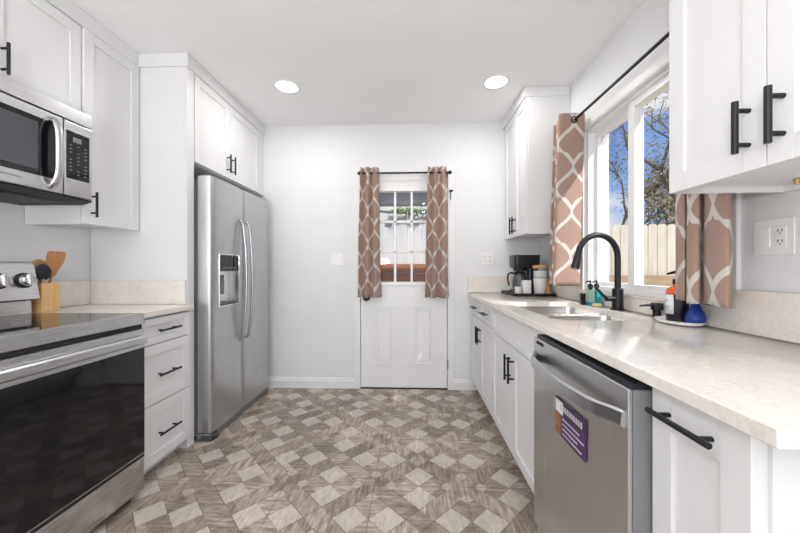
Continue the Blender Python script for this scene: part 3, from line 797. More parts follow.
# splashes
m = MB(); m.box(1.168, 1.188, .50, WY0-.062, CT+.001, CT+.152, bev=.002); m.box(1.168, 1.188, WY0-.060, WY1+.060, CT+.001, WZ0-.006, bev=.002); m.box(1.168, 1.188, WY1+.062, 3.118, CT+.001, CT+.152, bev=.002)
m.box(1.162, 1.20, WY0-.060, WY1+.060, WZ0-.012, WZ0-.0005, bev=.002)
tag(m.build('backsplash', M['quartz']), 'long low cream quartz splash and sill along the right wall under the window', 'backsplash')
m = MB(); m.box(XE+.004, 1.188, 3.119, 3.138, CT+.001, CT+.152, bev=.002)
tag(m.build('backsplash', M['quartz']), 'short cream quartz splash on the back wall behind the coffee maker', 'backsplash')

# ---- dishwasher
DXF, w0, w1 = .500, .784, 1.376
c = thing('dishwasher', (.85, 1.08, 0), 'stainless steel dishwasher under the right counter', 'dishwasher')
m = MB(); m.box(.60, 1.16, w0+.004, w1-.004, .09, .882); m.box(.64, 1.16, w0+.004, w1-.004, .001, .09); m.build('tub_case', M['dark'], c)
m = MB(); m.box(DXF+.0125, .585, w0+.001, w1-.001, .115, .866, bev=.003); inner = m.build('door_frame', M['case'], c)
m = MB()
m.box(DXF, DXF+.012, w0, w1, .115, .868, bev=.004)
dd = m.build('door', M['steel_dw'], c)
B(DXF+.013, .595, w0+.004, w1-.004, .8665, .879).build('top_edge', M['black_plastic'], c, smooth=False)
n_ = 20; pts = []
for k in range(n_+1):
    t = k/n_; yy = w1-.022+(w0+.006-(w1-.022))*t; bow = math.sin(PI*t)
    edge = min(1, t*7, (1-t)*7); edge = edge*edge*(3-2*edge)
    pts.append((DXF-.002-.022*edge-.028*bow, yy, .797-.004*bow))
m = MB()
rings = []
for p in pts:
    x, y, z = p; rings.append([m.bm.verts.new(q) for q in ((x, y, z+.019), (x-.008, y, z+.015), (x-.011, y, z-.014), (x-.004, y, z-.021), (x+.006, y, z-.018), (x+.008, y, z+.012))])
for a, b in zip(rings, rings[1:]):
    for k in range(6): m.bm.faces.new((a[k], a[(k+1) % 6], b[(k+1) % 6], b[k]))
m.bm.faces.new(rings[0]); m.bm.faces.new(rings[-1][::-1]); bmesh.ops.recalc_face_normals(m.bm, faces=m.bm.faces)
m.build('handle', M['satin'], dd)
m = MB(); m.box(DXF-.002, DXF+.001, 1.275, 1.340, .848, .861)
vt = m.build('vent', M['dgrey'], dd)
m = MB()
for k in range(6): m.box(DXF-.0032, DXF-.001, 1.279+k*.010, 1.285+k*.010, .850, .859)
m.build('vent_slats', M['dark'], vt)
# magnet sign on the dishwasher
gy0, gy1, gz0, gz1 = .965, 1.155, .592, .712
c = thing('magnet_sign', (DXF-.003, 1.06, gz0), 'purple and black magnet sign stuck on the dishwasher door', 'sign')
B(DXF-.0055, DXF-.001, gy0, gy1, gz0, gz1).build('backing', M['purple'], c, smooth=False)
B(DXF-.0062, DXF-.0050, gy0, gy1, gz1-.044, gz1).build('header', M['magnet_head'], c, smooth=False)
B(DXF-.0068, DXF-.0050, gy1-.055, gy1-.004, gz1-.046, gz1-.006).build('picture', M['paper'], c, smooth=False)
B(DXF-.0066, DXF-.0050, gy1-.040, gy1, gz0, gz1-.048).build('side_strip', M['copper'], c, smooth=False)
m = MB()
for k in range(10):
    a = gy0+.012+k*.0142; m.box(DXF-.0072, DXF-.0055, a, a+.009, gz1-.032, gz1-.014)
m.build('header_text', M['print'], c)
m = MB()
for r in range(4):
    z = gz1-.060-r*.016; n2 = (9, 11, 8, 10)[r]
    for k in range(n2):
        a = gy1-.052-k*.0125; m.box(DXF-.0068, DXF-.0050, a-.009, a, z, z+.0045)
m.build('lettering', M['print'], c)

# ---- upper cabinets on the right
c = thing('upper_cabinet', (1.02, 2.83, 1.41), 'white two door wall cabinet in the far corner above the coffee maker', 'cabinet')
UX = .86
m = MB(); x0, x1, y0, y1, z0, z1 = UX+.020, 1.186, 2.525, 3.136, 1.41, 2.444
m.box(x0, x1, y0, y1, z0+.020, z1)
for q in ((x0, x1, y0, y0+.016), (x0, x1, y1-.016, y1), (x0, x0+.02, y0+.016, y1-.016), (x1-.016, x1, y0+.016, y1-.016)): m.box(*q, z0, z0+.020)
m.build('carcass', M['cab'], c)
dr = shaker('door', c, UX, -1, 2.528, 2.800, z0+.002, z1-.002, .055); pull(dr, UX, -1, 2.770, 2.770, 1.435, 1.575)
dr = shaker('door', c, UX, -1, 2.803, 3.09, z0+.002, z1-.002, .055); pull(dr, UX, -1, 2.835, 2.835, 1.435, 1.575)
NX = .832
c = thing('upper_cabinet', (1.0, .8, 1.39), 'white two door wall cabinet nearest the camera beside the window', 'cabinet')
x0, x1, y0, y1, z0, z1 = NX+.020, 1.186, .510, 1.100, 1.39, 2.431
m = MB(); m.box(x0, x1, y0, y1, z0+.020, z1)
for q in ((x0, x1, y0, y0+.016), (x0, x1, y1-.016, y1), (x0, x0+.022, y0+.016, y1-.016), (x1-.016, x1, y0+.016, y1-.016)): m.box(*q, z0, z0+.020)
m.build('carcass', M['cab'], c)
dr = shaker('door', c, NX, -1, .808, 1.100, z0, z1-.002, .056); pull(dr, NX, -1, .846, .846, 1.432, 1.560, .034, .0072)
dr = shaker('door', c, NX, -1, .513, .805, z0, z1-.002, .056); pull(dr, NX, -1, .770, .770, 1.430, 1.558, .034, .0072)
m = MB(); m.lathe([(0, -.012), (.006, -.010), (.006, 0), (.009, 0), (.009, .004)], (1.118, 1.00, 1.404), (0, 0, 1), 14); m.build('screw_cap', M['brass'], c)

# ---- faucet
c = thing('faucet', (1.126, 1.85, CT), 'black pull down gooseneck faucet behind the sink', 'faucet')
fxx, fyy = 1.126, 1.850
m = MB(); m.lathe([(0, 0), (.034, 0), (.034, .006), (.028, .010), (.027, .112), (.022, .118), (0, .118)], (fxx, fyy, CT+.001), (0, 0, 1), 28); m.build('base', M['black'], c)
arc = [(fxx, fyy, CT+.11), (fxx, fyy, CT+.285)]
R_ = .112
for k in range(1, 13):
    a = PI*k/12*.93; arc.append((fxx-R_+R_*math.cos(a), fyy-.02*k/12, CT+.285+R_*math.sin(a)*1.12))
m = MB(); m.tube(arc, .0155, 18); m.build('spout', M['black'], c)
e0 = Vector(arc[-1]); e1 = Vector(arc[-1])+Vector((-.020, -.004, -.085))
m = MB(); m.tube([e0, e0.lerp(e1, .1), e0.lerp(e1, .15), e0.lerp(e1, .9), e1], [.017, .017, .0175, .022, .021], 20); sh_ = m.build('spray_head', M['black'], c)
m = MB(); m.cyl(e1, e1+Vector((-.001, 0, -.004)), .018, 20); m.build('spray_face', M['case'], sh_)
m = MB(); m.cyl((fxx-.005, fyy-.004, CT+.062), (fxx-.068, fyy-.012, CT+.062), .014, 18); m.tube([(fxx-.062, fyy-.012, CT+.062), (fxx-.085, fyy-.014, CT+.080), (fxx-.125, fyy-.016, CT+.122)], [.0095, .007, .006], 12)
m.build('handle', M['black'], c)
# ---- deck soap pump
c = thing('soap_pump', (1.140, 1.580, CT), 'short black deck soap pump between the faucet and the amber bottle', 'soap pump')
m = MB(); m.lathe([(0, 0), (.017, 0), (.017, .030), (.012, .032), (.012, .036), (0, .036)], (1.140, 1.580, CT+.001), (0, 0, 1), 24); m.build('collar', M['black'], c)
m = MB(); m.lathe([(0, .034), (.024, .034), (.024, .064), (.021, .067), (0, .067)], (1.140, 1.580, CT+.001), (0, 0, 1), 24); m.tube([(1.125, 1.580, CT+.056), (1.095, 1.580, CT+.057), (1.062, 1.580, CT+.053)], [.006, .005, .004], 10)
m.build('head', M['black'], c)
# ---- soap caddy: stand with two pump bottles
def pump_bottle(cx, cy, mat, lab):
    c = thing('soap_bottle', (cx, cy, CT+.007), lab, 'soap bottle', 'small pump bottles in the sink caddy')
    m = MB(); m.box(cx-.0175, cx+.0175, cy-.021, cy+.021, CT+.007, CT+.096, bev=.005); m.build('body', M[mat], c)
    m = MB(); m.lathe([(0, 0), (.010, 0), (.0105, .010), (.015, .014), (.015, .030), (.006, .038), (.004, .040), (.004, .058), (0, .058)], (cx, cy, CT+.096), (0, 0, 1), 18)
    m.tube([(cx+.004, cy, CT+.147), (cx-.012, cy, CT+.148), (cx-.030, cy, CT+.140)], [.006, .005, .003], 8); m.build('pump', M['black_plastic'], c)
c = thing('caddy_tray', (1.120, 2.08, CT), 'small teal tray holding the two pump bottles behind the sink', 'tray')
m = MB(); m.box(1.078, 1.162, 2.047, 2.113, CT+.001, CT+.006, bev=.002)
for a in ((1.078, 1.081, 2.047, 2.113), (1.159, 1.162, 2.047, 2.113), (1.081, 1.159, 2.047, 2.050), (1.081, 1.159, 2.110, 2.113)): m.box(*a, CT+.001, CT+.021)
m.build('dish', M['teal'], c)
pump_bottle(1.101, 2.08, 'green', 'small pale green pump bottle in the teal tray, nearer the sink')
pump_bottle(1.139, 2.08, 'teal', 'small teal pump bottle in the teal tray, nearer the window')
m = MB(); m.box(1.046, 1.072, 2.075, 2.101, CT+.001, CT+.075, bev=.004)
tag(m.build('brush_cup', M['black_plastic']), 'small black square cup left of the teal tray', 'cup')
m = MB(); m.box(1.082, 1.125, 1.995, 2.025, CT+.001, CT+.018, bev=.005)
tag(m.build('sponge', M['yellow']), 'small yellow sponge in front of the teal tray', 'sponge')
# ---- oval plate with bottle and brush
px_, py_ = 1.098, 1.400
m = MB(); m.lathe([(0, .004), (.060, .004), (.078, .010), (.086, .018), (.088, .018), (.080, .006), (.062, .001), (0, .001)], (px_, py_, CT), (0, 0, 1), 40, sx=.82, sy=1.12)
tag(m.build('tray', M['ceramic']), 'oval white dish under the amber bottle', 'tray')
bx, by = 1.106, 1.418
c = thing('bottle', (bx, by, CT+.005), 'dark amber pump bottle with a white label on the oval dish', 'bottle')
m = MB(); m.lathe([(0, 0), (.036, 0), (.038, .004), (.038, .116)], (bx, by, CT+.006), (0, 0, 1), 32); bd = m.build('body', M['amber'], c)
m = MB(); m.lathe([(.038, .116), (.0375, .126), (.032, .140), (.018, .148), (.014, .152), (.014, .158), (0, .158)], (bx, by, CT+.006), (0, 0, 1), 32); so = m.build('shoulder', M['orange'], c); so['label'] = 'orange shoulder'
m = MB()
n_ = 16
for j in (0,):
    A = []; C_ = []
    for k in range(n_+1):
        a = math.radians(180+(-65+100*k/n_)); A.append(m.bm.verts.new((bx+.0388*math.cos(a), by+.0388*math.sin(a), CT+.040))); C_.append(m.bm.verts.new((bx+.0388*math.cos(a), by+.0388*math.sin(a), CT+.120)))
    for k in range(n_): m.bm.faces.new((A[k], A[k+1], C_[k+1], C_[k]))
lb = m.build('paper_label', M['paper'], c, mods=[solid(.0006)])
m = MB()
for j, (z, a0, a1) in enumerate(((.096, -35, 10), (.088, -30, 0), (.070, -40, 15), (.064, -40, 5), (.058, -40, 10))):
    A = []; C_ = []
    for k in range(9):
        a = math.radians(180+a0+(a1-a0)*k/8); A.append(m.bm.verts.new((bx+.0394*math.cos(a), by+.0394*math.sin(a), CT+z))); C_.append(m.bm.verts.new((bx+.0394*math.cos(a), by+.0394*math.sin(a), CT+z+.0018)))
    for k in range(8): m.bm.faces.new((A[k], A[k+1], C_[k+1], C_[k]))
m.build('label_text', M['ink'], lb)
m = MB(); m.lathe([(0, .156), (.016, .156), (.016, .176), (.006, .180), (.005, .205), (0, .205)], (bx, by, CT+.006), (0, 0, 1), 20)
m.tube([(bx+.010, by, CT+.212), (bx-.010, by, CT+.213), (bx-.040, by, CT+.205)], [.008, .0065, .004], 10); m.build('pump', M['black_plastic'], c)
m = MB(); m.lathe([(0, 0), (.026, .001), (.032, .010), (.033, .026), (.027, .046), (.018, .064), (.012, .082), (.012, .100), (0, .104)], (1.118, 1.345, CT+.007), (.10, .10, 1), 28)
tag(m.build('scrub_brush', M['navy']), 'blue rounded scrub brush standing behind the amber bottle', 'brush')

# ---- coffee tray and what stands on it
def rbox(m, cx, cy, z0, z1, hw, hd, r, top=1.0):
    rings = []
    for z, sc in ((z0, .98), (z0+.006, 1), (z1-.006, top), (z1, top*.98)):
        rings.append([m.bm.verts.new((cx+(x)*sc, cy+(y)*sc, z)) for x, y in rrect(-hw, hw, -hd, hd, r, 5)])
    for a, b in zip(rings, rings[1:]):
        n_ = len(a)
        for k in range(n_): m.bm.faces.new((a[k], a[(k+1) % n_], b[(k+1) % n_], b[k]))
    m.bm.faces.new(rings[0][::-1]); m.bm.faces.new(rings[-1]); bmesh.ops.recalc_face_normals(m.bm, faces=m.bm.faces); return m
m = MB(); tx0, tx1, ty0, ty1 = .825, 1.160, 2.700, 3.085
m.box(tx0, tx1, ty0, ty1, CT+.001, CT+.007)
for a in ((tx0, tx0+.007, ty0, ty1), (tx1-.007, tx1, ty0, ty1), (tx0, tx1, ty0, ty0+.007), (tx0, tx1, ty1-.007, ty1)): m.box(*a, CT+.001, CT+.024, bev=.002)
tag(m.build('serving_tray', M['black']), 'black rectangular tray under the coffee maker in the far corner', 'tray')
zb = CT+.008
c = thing('coffee_maker', (.98, 2.94, zb), 'black drip coffee maker with a glass carafe on the black tray', 'coffee maker')
m = MB(); rbox(m, .985, 2.95, zb, zb+.030, .100, .090, .03); m.build('base', M['black_plastic'], c)
m = MB(); rbox(m, 1.052, 2.965, zb+.028, zb+.250, .045, .072, .02); m.build('column', M['black_plastic'], c)
m = MB(); rbox(m, .990, 2.95, zb+.228, zb+.334, .108, .092, .03, 1.03); m.lathe([(.05, .196), (.062, .230)], (.947, 2.94, zb), (0, 0, 1), 24); m.build('brew_head', M['black_plastic'], c)
m = MB(); m.lathe([(0, .0335), (.050, .034), (.060, .060), (.062, .090), (.052, .140), (.044, .165), (.047, .178)], (.945, 2.935, zb), (0, 0, 1), 32); cf = m.build('carafe', M['carafe'], c)
m = MB(); m.lathe([(.045, .160), (.049, .162), (.049, .180), (.030, .192), (0, .192)], (.945, 2.935, zb), (0, 0, 1), 28)
m.tube(smooth_path([(.901, 2.925, zb+.172), (.865, 2.915, zb+.180), (.838, 2.910, zb+.165), (.834, 2.908, zb+.120), (.846, 2.910, zb+.070)], 6), [.010]*25, 10, flat=(.9, .7)); m.build('carafe_handle', M['black_plastic'], cf)
def canister(cx, cy, hw, h, lab, name='canister', cat='canister'):
    c = thing(name, (cx, cy, zb), lab, cat); m = MB(); rbox(m, cx, cy, zb, zb+h-.012, hw, hw, hw*.5); m.build('body', M['ceramic'], c)
    m = MB(); rbox(m, cx, cy, zb+h-.012, zb+h, hw*1.04, hw*1.04, hw*.5); m.build('lid', M['ceramic'], c); return c
canister(.955, 2.795, .034, .120, 'white lidded canister in the middle of the black tray')
c = thing('glass_cup', (.885, 2.780, zb), 'small glass cup of brown sugar at the left front of the black tray', 'cup')
m = MB(); m.lathe([(0, .002), (.026, .002), (.032, .065), (.030, .065), (.0245, .005), (0, .005)], (.885, 2.780, zb), (0, 0, 1), 24); m.build('cup', M['ceramic'], c)
m = MB(); m.lathe([(0, .050), (.027, .050), (.026, .056), (0, .060)], (.885, 2.780, zb), (0, 0, 1), 20); m.build('sugar', M['grounds'], c)
c = thing('canister', (1.072, 2.800, zb), 'white tapered canister at the right of the black tray, under the glass jar', 'canister')
m = MB(); m.lathe([(0, 0), (.046, 0), (.049, .004), (.056, .136), (.054, .138), (0, .138)], (1.072, 2.800, zb), (0, 0, 1), 32); m.build('body', M['ceramic'], c)
c = thing('glass_jar', (1.072, 2.800, zb+.139), 'glass jar of white sugar with a wooden lid stacked on the right canister', 'jar')
m = MB(); m.lathe([(0, .001), (.054, .001), (.057, .006), (.057, .082)], (1.072, 2.800, zb+.139), (0, 0, 1), 32); m.build('jar_body', M['jar'], c)
m = MB(); m.lathe([(0, .004), (.051, .004), (.0535, .008), (.0535, .060), (0, .062)], (1.072, 2.800, zb+.139), (0, 0, 1), 28); m.build('contents', M['ceramic'], c)
m = MB(); m.lathe([(0, .080), (.062, .080), (.063, .084), (.063, .104), (.061, .107), (0, .107)], (1.072, 2.800, zb+.139), (0, 0, 1), 32); m.build('lid', M['wood_lid'], c)
m = MB(); m.lathe([(0, 0), (.024, .001), (.028, .012), (.026, .036), (.013, .058), (.009, .084), (.010, .116), (.012, .132), (0, .136)], (1.108, 2.728, zb), (0, 0, 1), 22)
tag(m.build('wooden_scoop', M['wood_red']), 'small brown wooden scoop standing at the right end of the black tray', 'scoop')

# ================================================================== wall plates
def plate(name, lab, cat, org, ax, w_, h_, parts, nrm):
    """ax: direction of the width in the wall, nrm: out of the wall"""
    org = Vector(org); ax = Vector(ax); nrm = Vector(nrm); zz = Vector((0, 0, 1))
    c = thing(name, org, lab, cat)
    def slab(a0, a1, z0, z1, d0, d1, nm, mat, par, bev=.0):
        p = [org+ax*a+zz*z+nrm*d_ for a in (a0, a1) for z in (z0, z1) for d_ in (d0, d1)]
        b = MB().box(min(q.x for q in p), max(q.x for q in p), min(q.y for q in p), max(q.y for q in p), min(q.z for q in p), max(q.z for q in p), bev=bev)
        return b.build(nm, M[mat], par)
    slab(-w_/2, w_/2, -h_/2, h_/2, .0003, .006, 'plate', 'plate', c, .002)
    for kind, cx in parts:
        if kind == 'rocker': slab(cx-.0165, cx+.0165, -.033, .033, .005, .009, 'rocker', 'vinyl', c, .0015)
        else:
            f = slab(cx-.0165, cx+.0165, -.033, .033, .005, .0085, 'socket', 'plate', c, .0015)
            for z0 in (-.017, .017):
                for a in (-.006, .006): slab(cx+a-.0014, cx+a+.0014, z0-.002, z0+.007, .0083, .0089, 'slot', 'dark', f)
                slab(cx-.002, cx+.002, z0-.009, z0-.005, .0083, .0089, 'ground_hole', 'dark', f)
plate('light_switch', 'white double light switch on the back wall left of the door', 'light switch', (-.714, YB, 1.235), (1, 0, 0), .118, .116, [('rocker', -.023), ('rocker', .023)], (0, -1, 0))
plate('wall_outlet', 'white double outlet plate on the back wall left of the coffee maker', 'outlet', (.711, YB, 1.237), (1, 0, 0), .112, .116, [('socket', -.023), ('socket', .023)], (0, -1, 0))
plate('wall_outlet', 'white switch and outlet plate on the right wall under the near cabinet', 'outlet', (XR, 1.128, 1.252), (0, -1, 0), .122, .118, [('rocker', -.024), ('socket', .024)], (-1, 0, 0))

# ================================================================== ceiling lights in view
for i, (lx, ly) in enumerate(LAMPS[:2]):
    c = thing('ceiling_light', (lx, ly, ZC), ('round recessed ceiling light on the left, above the refrigerator side', 'round recessed ceiling light on the right, nearer the window wall')[i], 'ceiling light', 'recessed ceiling lights')
    m = MB(); m.lathe([(.078, -.001), (.092, -.001), (.094, -.005), (.088, -.012), (.078, -.010)], (lx, ly, ZC), (0, 0, 1), 40); m.build('trim_ring', M['vinyl'], c)
    m = MB(); m.lathe([(0, -.006), (.079, -.006), (.079, -.003), (0, -.003)], (lx, ly, ZC), (0, 0, 1), 40); m.build('lens', M['lamp'], c)

# ================================================================== curtains
def curtain(name, lab, path, z0, z1, flare, grp=None, u0=0, grom=()):
    """path: list of (x,y) plan points; flare(t,h) -> (dx,dy) with h=0 top..1 bottom"""
    P = smooth_path([(a, b, 0) for a, b in path], 8); n = len(P)-1
    L = [0]
    for a, b in zip(P, P[1:]): L.append(L[-1]+(b-a).length)
    nv = 40; c = thing(name, (sum(p.x for p in P)/len(P), sum(p.y for p in P)/len(P), z0), lab, 'curtain', grp)
    def fn(u, v):
        i = round(u*n); h = 1-v; dx, dy = flare(L[i]/L[-1], h)
        wob = .004*math.sin(9*h+5*u)*h
        return Vector((P[i].x+dx+wob, P[i].y+dy+wob, z0+(z1-z0)*v+.004*math.sin(14*u)*(1-v)))
    m = MB(); m.grid(fn, n, nv, lambda u, v: (u0+L[round(u*n)], (z0+(z1-z0)*v)))
    m.build('cloth', M['curtain'], c, mods=[solid(.0025)])
    for (gx, gy, gz, ax) in grom:
        q = MB(); ring = [(gx, gy, gz)]; A = Vector(ax).normalized(); s_ = A.cross(Vector((0, 0, 1))).normalized()
        q.tube([Vector((gx, gy, gz))+s_*(.019*math.cos(2*PI*k/24))+Vector((0, 0, 1))*(.019*math.sin(2*PI*k/24)) for k in range(25)], .0045, 8, caps=False); q.build('grommet', M['black'], c)
    return c
# window, far curtain: folds stand across the rod
pf = [(1.160, 2.262), (1.10, 2.250), (1.005, 2.256), (.994, 2.280), (1.03, 2.300), (1.13, 2.304), (1.158, 2.325), (1.12, 2.345), (1.04, 2.345), (1.02, 2.365), (1.05, 2.388), (1.13, 2.390), (1.155, 2.41), (1.12, 2.43), (1.03, 2.44)]
curtain('curtain', 'taupe and white trellis curtain at the far side of the kitchen window', pf, 1.030, 2.188, lambda t, h: (-.035*h, -.0*h), 'window curtains', .03, [(1.085, 2.247, 2.142, (0, 1, 0))])
# window, near curtain
pn = [(1.155, 1.47), (1.100, 1.417), (1.075, 1.380), (1.060, 1.326), (1.085, 1.345), (1.092, 1.338), (1.050, 1.300), (1.040, 1.268), (1.050, 1.247), (1.088, 1.283), (1.094, 1.280), (1.066, 1.240), (1.050, 1.195), (1.045, 1.159), (1.050, 1.136), (1.068, 1.146), (1.095, 1.170), (1.125, 1.205), (1.150, 1.24)]
curtain('curtain', 'taupe and white trellis curtain hanging below the near wall cabinet beside the dish soap', pn, 1.020, 2.188, lambda t, h: (0.0, 0.0), 'window curtains', .10, [(1.09, 1.36, 2.142, (0, 1, .0))])
c = thing('curtain_rod', (1.088, 1.77, 2.142), 'black curtain rod on the right wall over the kitchen window', 'curtain rod')
MB().cyl((1.088, 1.12, 2.142), (1.088, 2.47, 2.142), .0085, 14).build('rod', M['black'], c)
for yy in (1.125, 2.465):
    MB().lathe([(0, -.014), (.009, -.011), (.014, 0), (.009, .011), (0, .014)], (1.088, yy, 2.142), (0, 1, 0), 16).build('finial', M['black'], c)
for yy in (1.135, 2.455):
    m = MB(); m.cyl((1.088, yy, 2.136), (1.189, yy, 2.136), .006, 10); m.lathe([(0, 0), (.02, 0), (.02, .005), (0, .005)], (1.1895, yy, 2.136), (-1, 0, 0), 16); m.build('bracket', M['black'], c)
# door curtains
ry = 3.068; rz = 2.035
def zig(x0, x1, n):
    out = []
    for k in range(n+1):
        t = k/n; out.append((x0+(x1-x0)*t, ry+(.026 if k % 2 else -.030)))
    return out
curtain('curtain', 'taupe and white trellis curtain at the left of the back door glass', zig(-.480, -.312, 5), .876, 2.088, lambda t, h: ((-.025+.045*t)*h, 0), 'door curtains', .06)
curtain('curtain', 'taupe and white trellis curtain at the right of the back door glass', zig(.146, .322, 5), .876, 2.088, lambda t, h: ((-.03+.045*t)*h, 0), 'door curtains', .0)
c = thing('curtain_rod', (-.078, ry, rz), 'black curtain rod across the top of the back door', 'curtain rod')
MB().cyl((-.482, ry, rz), (.352, ry, rz), .008, 14).build('rod', M['black'], c)
for xx in (-.492, .352):
    MB().lathe([(0, -.018), (.012, -.014), (.018, 0), (.012, .014), (0, .018)], (xx, ry, rz), (1, 0, 0), 18).build('finial', M['black'], c)
for xx in (-.475, .335):
    m = MB(); m.cyl((xx, ry, rz-.004), (xx, YB-.0005, rz-.004), .006, 10); m.box(xx-.010, xx+.010, YB-.004, YB+.001, rz-.03, rz+.02); m.build('bracket', M['black'], c)

# ================================================================== outside
o = MB().box(-9, 14, YB+.16, 16, -.3, -.13).box(XR+.16, 14, -8, YB+.16, -.3, -.13).build('yard_ground', M['ground'], smooth=False)
tag(o, None, None, None, 'structure')
def fence(name, lab, A, Bp, z0, z1, mat, pitch, dog=.0, gap=.010):
    A = Vector((*A, 0)); Bp = Vector((*Bp, 0)); d_ = (Bp-A); L = d_.length; d_.normalize(); nn = Vector((-d_.y, d_.x, 0))
    c = thing(name, ((A.x+Bp.x)/2, (A.y+Bp.y)/2, z0), lab, 'fence')
    m = MB(); k = 0; s_ = 0
    rr = random.Random(3)
    while s_ < L-pitch*.5:
        zt_ = z1+rr.uniform(-.012, .012); p0 = A+d_*s_; p1 = A+d_*(s_+pitch-gap); off = nn*rr.uniform(-.003, .003)
        pts2 = [(0, z0), (pitch-gap, z0), (pitch-gap, zt_-dog), (pitch-gap-dog, zt_), (dog, zt_), (0, zt_-dog)] if dog else [(0, z0), (pitch-gap, z0), (pitch-gap, zt_), (0, zt_)]
        f_ = [m.bm.verts.new(p0+d_*a+Vector((0, 0, b))+off) for a, b in pts2]; g2 = [m.bm.verts.new(p0+d_*a+Vector((0, 0, b))+off+nn*.018) for a, b in pts2]
        q = len(pts2); m.bm.faces.new(f_); m.bm.faces.new(g2[::-1])
        for i in range(q): m.bm.faces.new((f_[i], g2[i], g2[(i+1) % q], f_[(i+1) % q]))
        s_ += pitch
    bmesh.ops.recalc_face_normals(m.bm, faces=m.bm.faces); m.build('boards', M[mat], c, smooth=False)
    for z in (z0+.2, z1-.3):
        m = MB(); a = A+nn*.04; b = Bp+nn*.04
        vs = [a, b, b+nn*.04, a+nn*.04]; A_ = [m.bm.verts.new(v+Vector((0, 0, z))) for v in vs]; B_ = [m.bm.verts.new(v+Vector((0, 0, z+.09))) for v in vs]
        m.bm.faces.new(A_); m.bm.faces.new(B_)
        for i in range(4): m.bm.faces.new((A_[i], B_[i], B_[(i+1) % 4], A_[(i+1) % 4]))
        bmesh.ops.recalc_face_normals(m.bm, faces=m.bm.faces); m.build('rail', M[mat], c, smooth=False)
def timber_wall(lab, A, Bp, z1, mat, n=6):
    A = Vector((*A, 0)); Bp = Vector((*Bp, 0)); d_ = (Bp-A).normalized(); nn = Vector((-d_.y, d_.x, 0)); m = MB(); h = (z1+.13)/n
    for k in range(n):
        z0 = -.129+k*h; vs = [A, Bp, Bp+nn*.10, A+nn*.10]; A_ = [m.bm.verts.new(v+Vector((0, 0, z0))) for v in vs]; B_ = [m.bm.verts.new(v+Vector((0, 0, z0+h-.012))) for v in vs]
        m.bm.faces.new(A_); m.bm.faces.new(B_)
        for i in range(4): m.bm.faces.new((A_[i], B_[i], B_[(i+1) % 4], A_[(i+1) % 4]))
    bmesh.ops.recalc_face_normals(m.bm, faces=m.bm.faces)
    tag(m.build('retaining_wall', M[mat], smooth=False), lab, 'retaining wall')
timber_wall('reddish brown timber retaining wall outside the back door', (-2.4, 4.45), (1.25, 4.45), 1.215, 'planter', 10)
fence('board_fence', 'white board fence seen through the back door glass', (-2.4, 4.63), (1.25, 4.63), -.12, 2.35, 'fence_white', .195, 0, .008)
c = thing('porch_beam', (0, 3.68, 1.80), 'grey porch beam seen at the top of the back door glass', 'beam')
B(-2.6, 1.25, 3.60, 3.76, 1.85, 2.12, bev=.006).build('beam', M['beam'], c)
for xx in (-2.5, 1.15): B(xx-.06, xx+.06, 3.62, 3.74, -.13, 1.85).build('post', M['beam'], c, smooth=False)
timber_wall('weathered brown timber retaining wall outside the kitchen window', (2.75, 6.1), (8.6, 5.2), 1.03, 'planter_grey', 8)
fence('board_fence', 'pale dog eared board fence outside the kitchen window', (2.75, 6.3), (8.6, 5.4), -.12, 1.93, 'fence_cream', .15, .03)
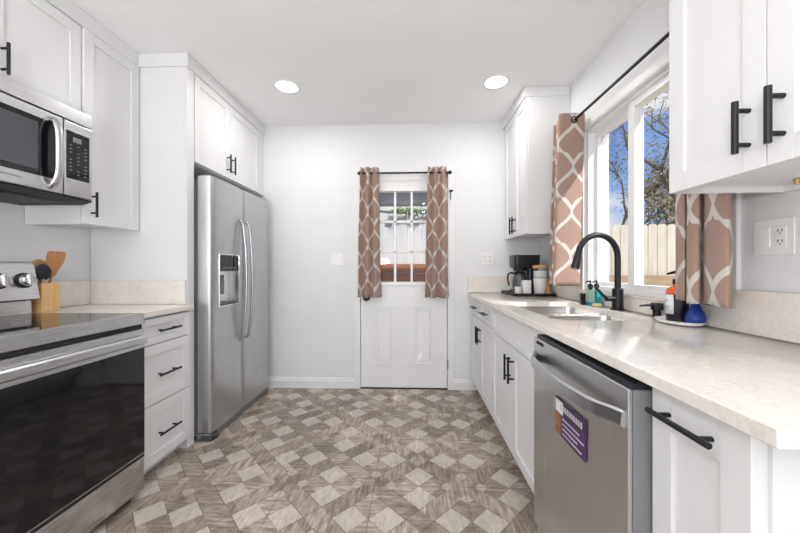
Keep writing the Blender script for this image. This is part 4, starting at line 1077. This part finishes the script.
# ---- trees
def leaf_cards(m, c, r, n, rr, size=.07):
    for _ in range(n):
        p = Vector((rr.gauss(0, 1), rr.gauss(0, 1), rr.gauss(0, .8)))*r*.5+c
        a = Vector((rr.uniform(-1, 1), rr.uniform(-1, 1), rr.uniform(-1, 1))).normalized(); b = a.orthogonal().normalized()
        s_ = size*rr.uniform(.6, 1.3); w_ = s_*.4; k = b.cross(a)*s_*.1
        m.bm.faces.new([m.bm.verts.new(q) for q in (p-a*s_, p+b*w_+k, p+a*s_, p-b*w_+k)])
def tree(lab, base, h, seed, leafmat, lean=(0, 0), nleaf=16, spread=.75):
    rr = random.Random(seed); c = thing('tree', base, lab, 'tree'); mb = MB(); ml = MB(); tips = []
    def grow(p, d, l, r, lev):
        pts = [p]; q = p; dd = d
        for k in range(4):
            dd = (dd+Vector((rr.uniform(-.22, .22), rr.uniform(-.22, .22), rr.uniform(-.06, .12)))).normalized(); q = q+dd*l/4; pts.append(q)
        mb.tube(pts, [r*(1-.42*k/4) for k in range(5)], 7 if lev < 2 else 5)
        if lev >= 4: tips.append(q); return
        if lev >= 3: tips.append(q)
        for k in range(3 if lev < 3 else 2):
            s_ = Vector((rr.uniform(-1, 1), rr.uniform(-1, 1), rr.uniform(-.25, .7)))
            grow(pts[2+(k % 3)] if k else q, (dd*.7+s_*spread).normalized(), l*rr.uniform(.58, .78), r*.55, lev+1)
    grow(Vector(base), Vector((lean[0], lean[1], 1)).normalized(), h*.36, h*.020, 0)
    for t_ in tips: leaf_cards(ml, t_, .55, nleaf, rr, .055)
    mb.build('trunk', M['bark'], c); ml.build('foliage', M[leafmat], c, smooth=False)
tree('olive leaved tree behind the fence in the left pane of the kitchen window', (5.35, 8.7, -.13), 4.6, 5, 'leaf_dry', (.02, 0), 60)
tree('bare branched tree behind the fence in the right pane of the kitchen window', (6.55, 7.2, -.13), 6.4, 11, 'leaf_dry', (-.22, -.02), 26)
tree('green tree behind the white fence, partly shading it', (1.1, 6.9, -.13), 4.0, 21, 'leaf', (-.1, -.1), 22)
m = MB(); rr = random.Random(9); m.tube([(-.9, 4.618, 2.0), (-.3, 4.618, 1.94), (.3, 4.618, 1.96), (.9, 4.618, 2.0)], .008, 8)
for k in range(10): leaf_cards(m, Vector((-.22+.1*k, 4.54, 1.92+.03*rr.random())), .05, 18, rr, .042)
tag(m.build('vine', M['leaf'], smooth=False), 'green leafy vine hanging over the top of the white fence behind the door glass', 'vine')
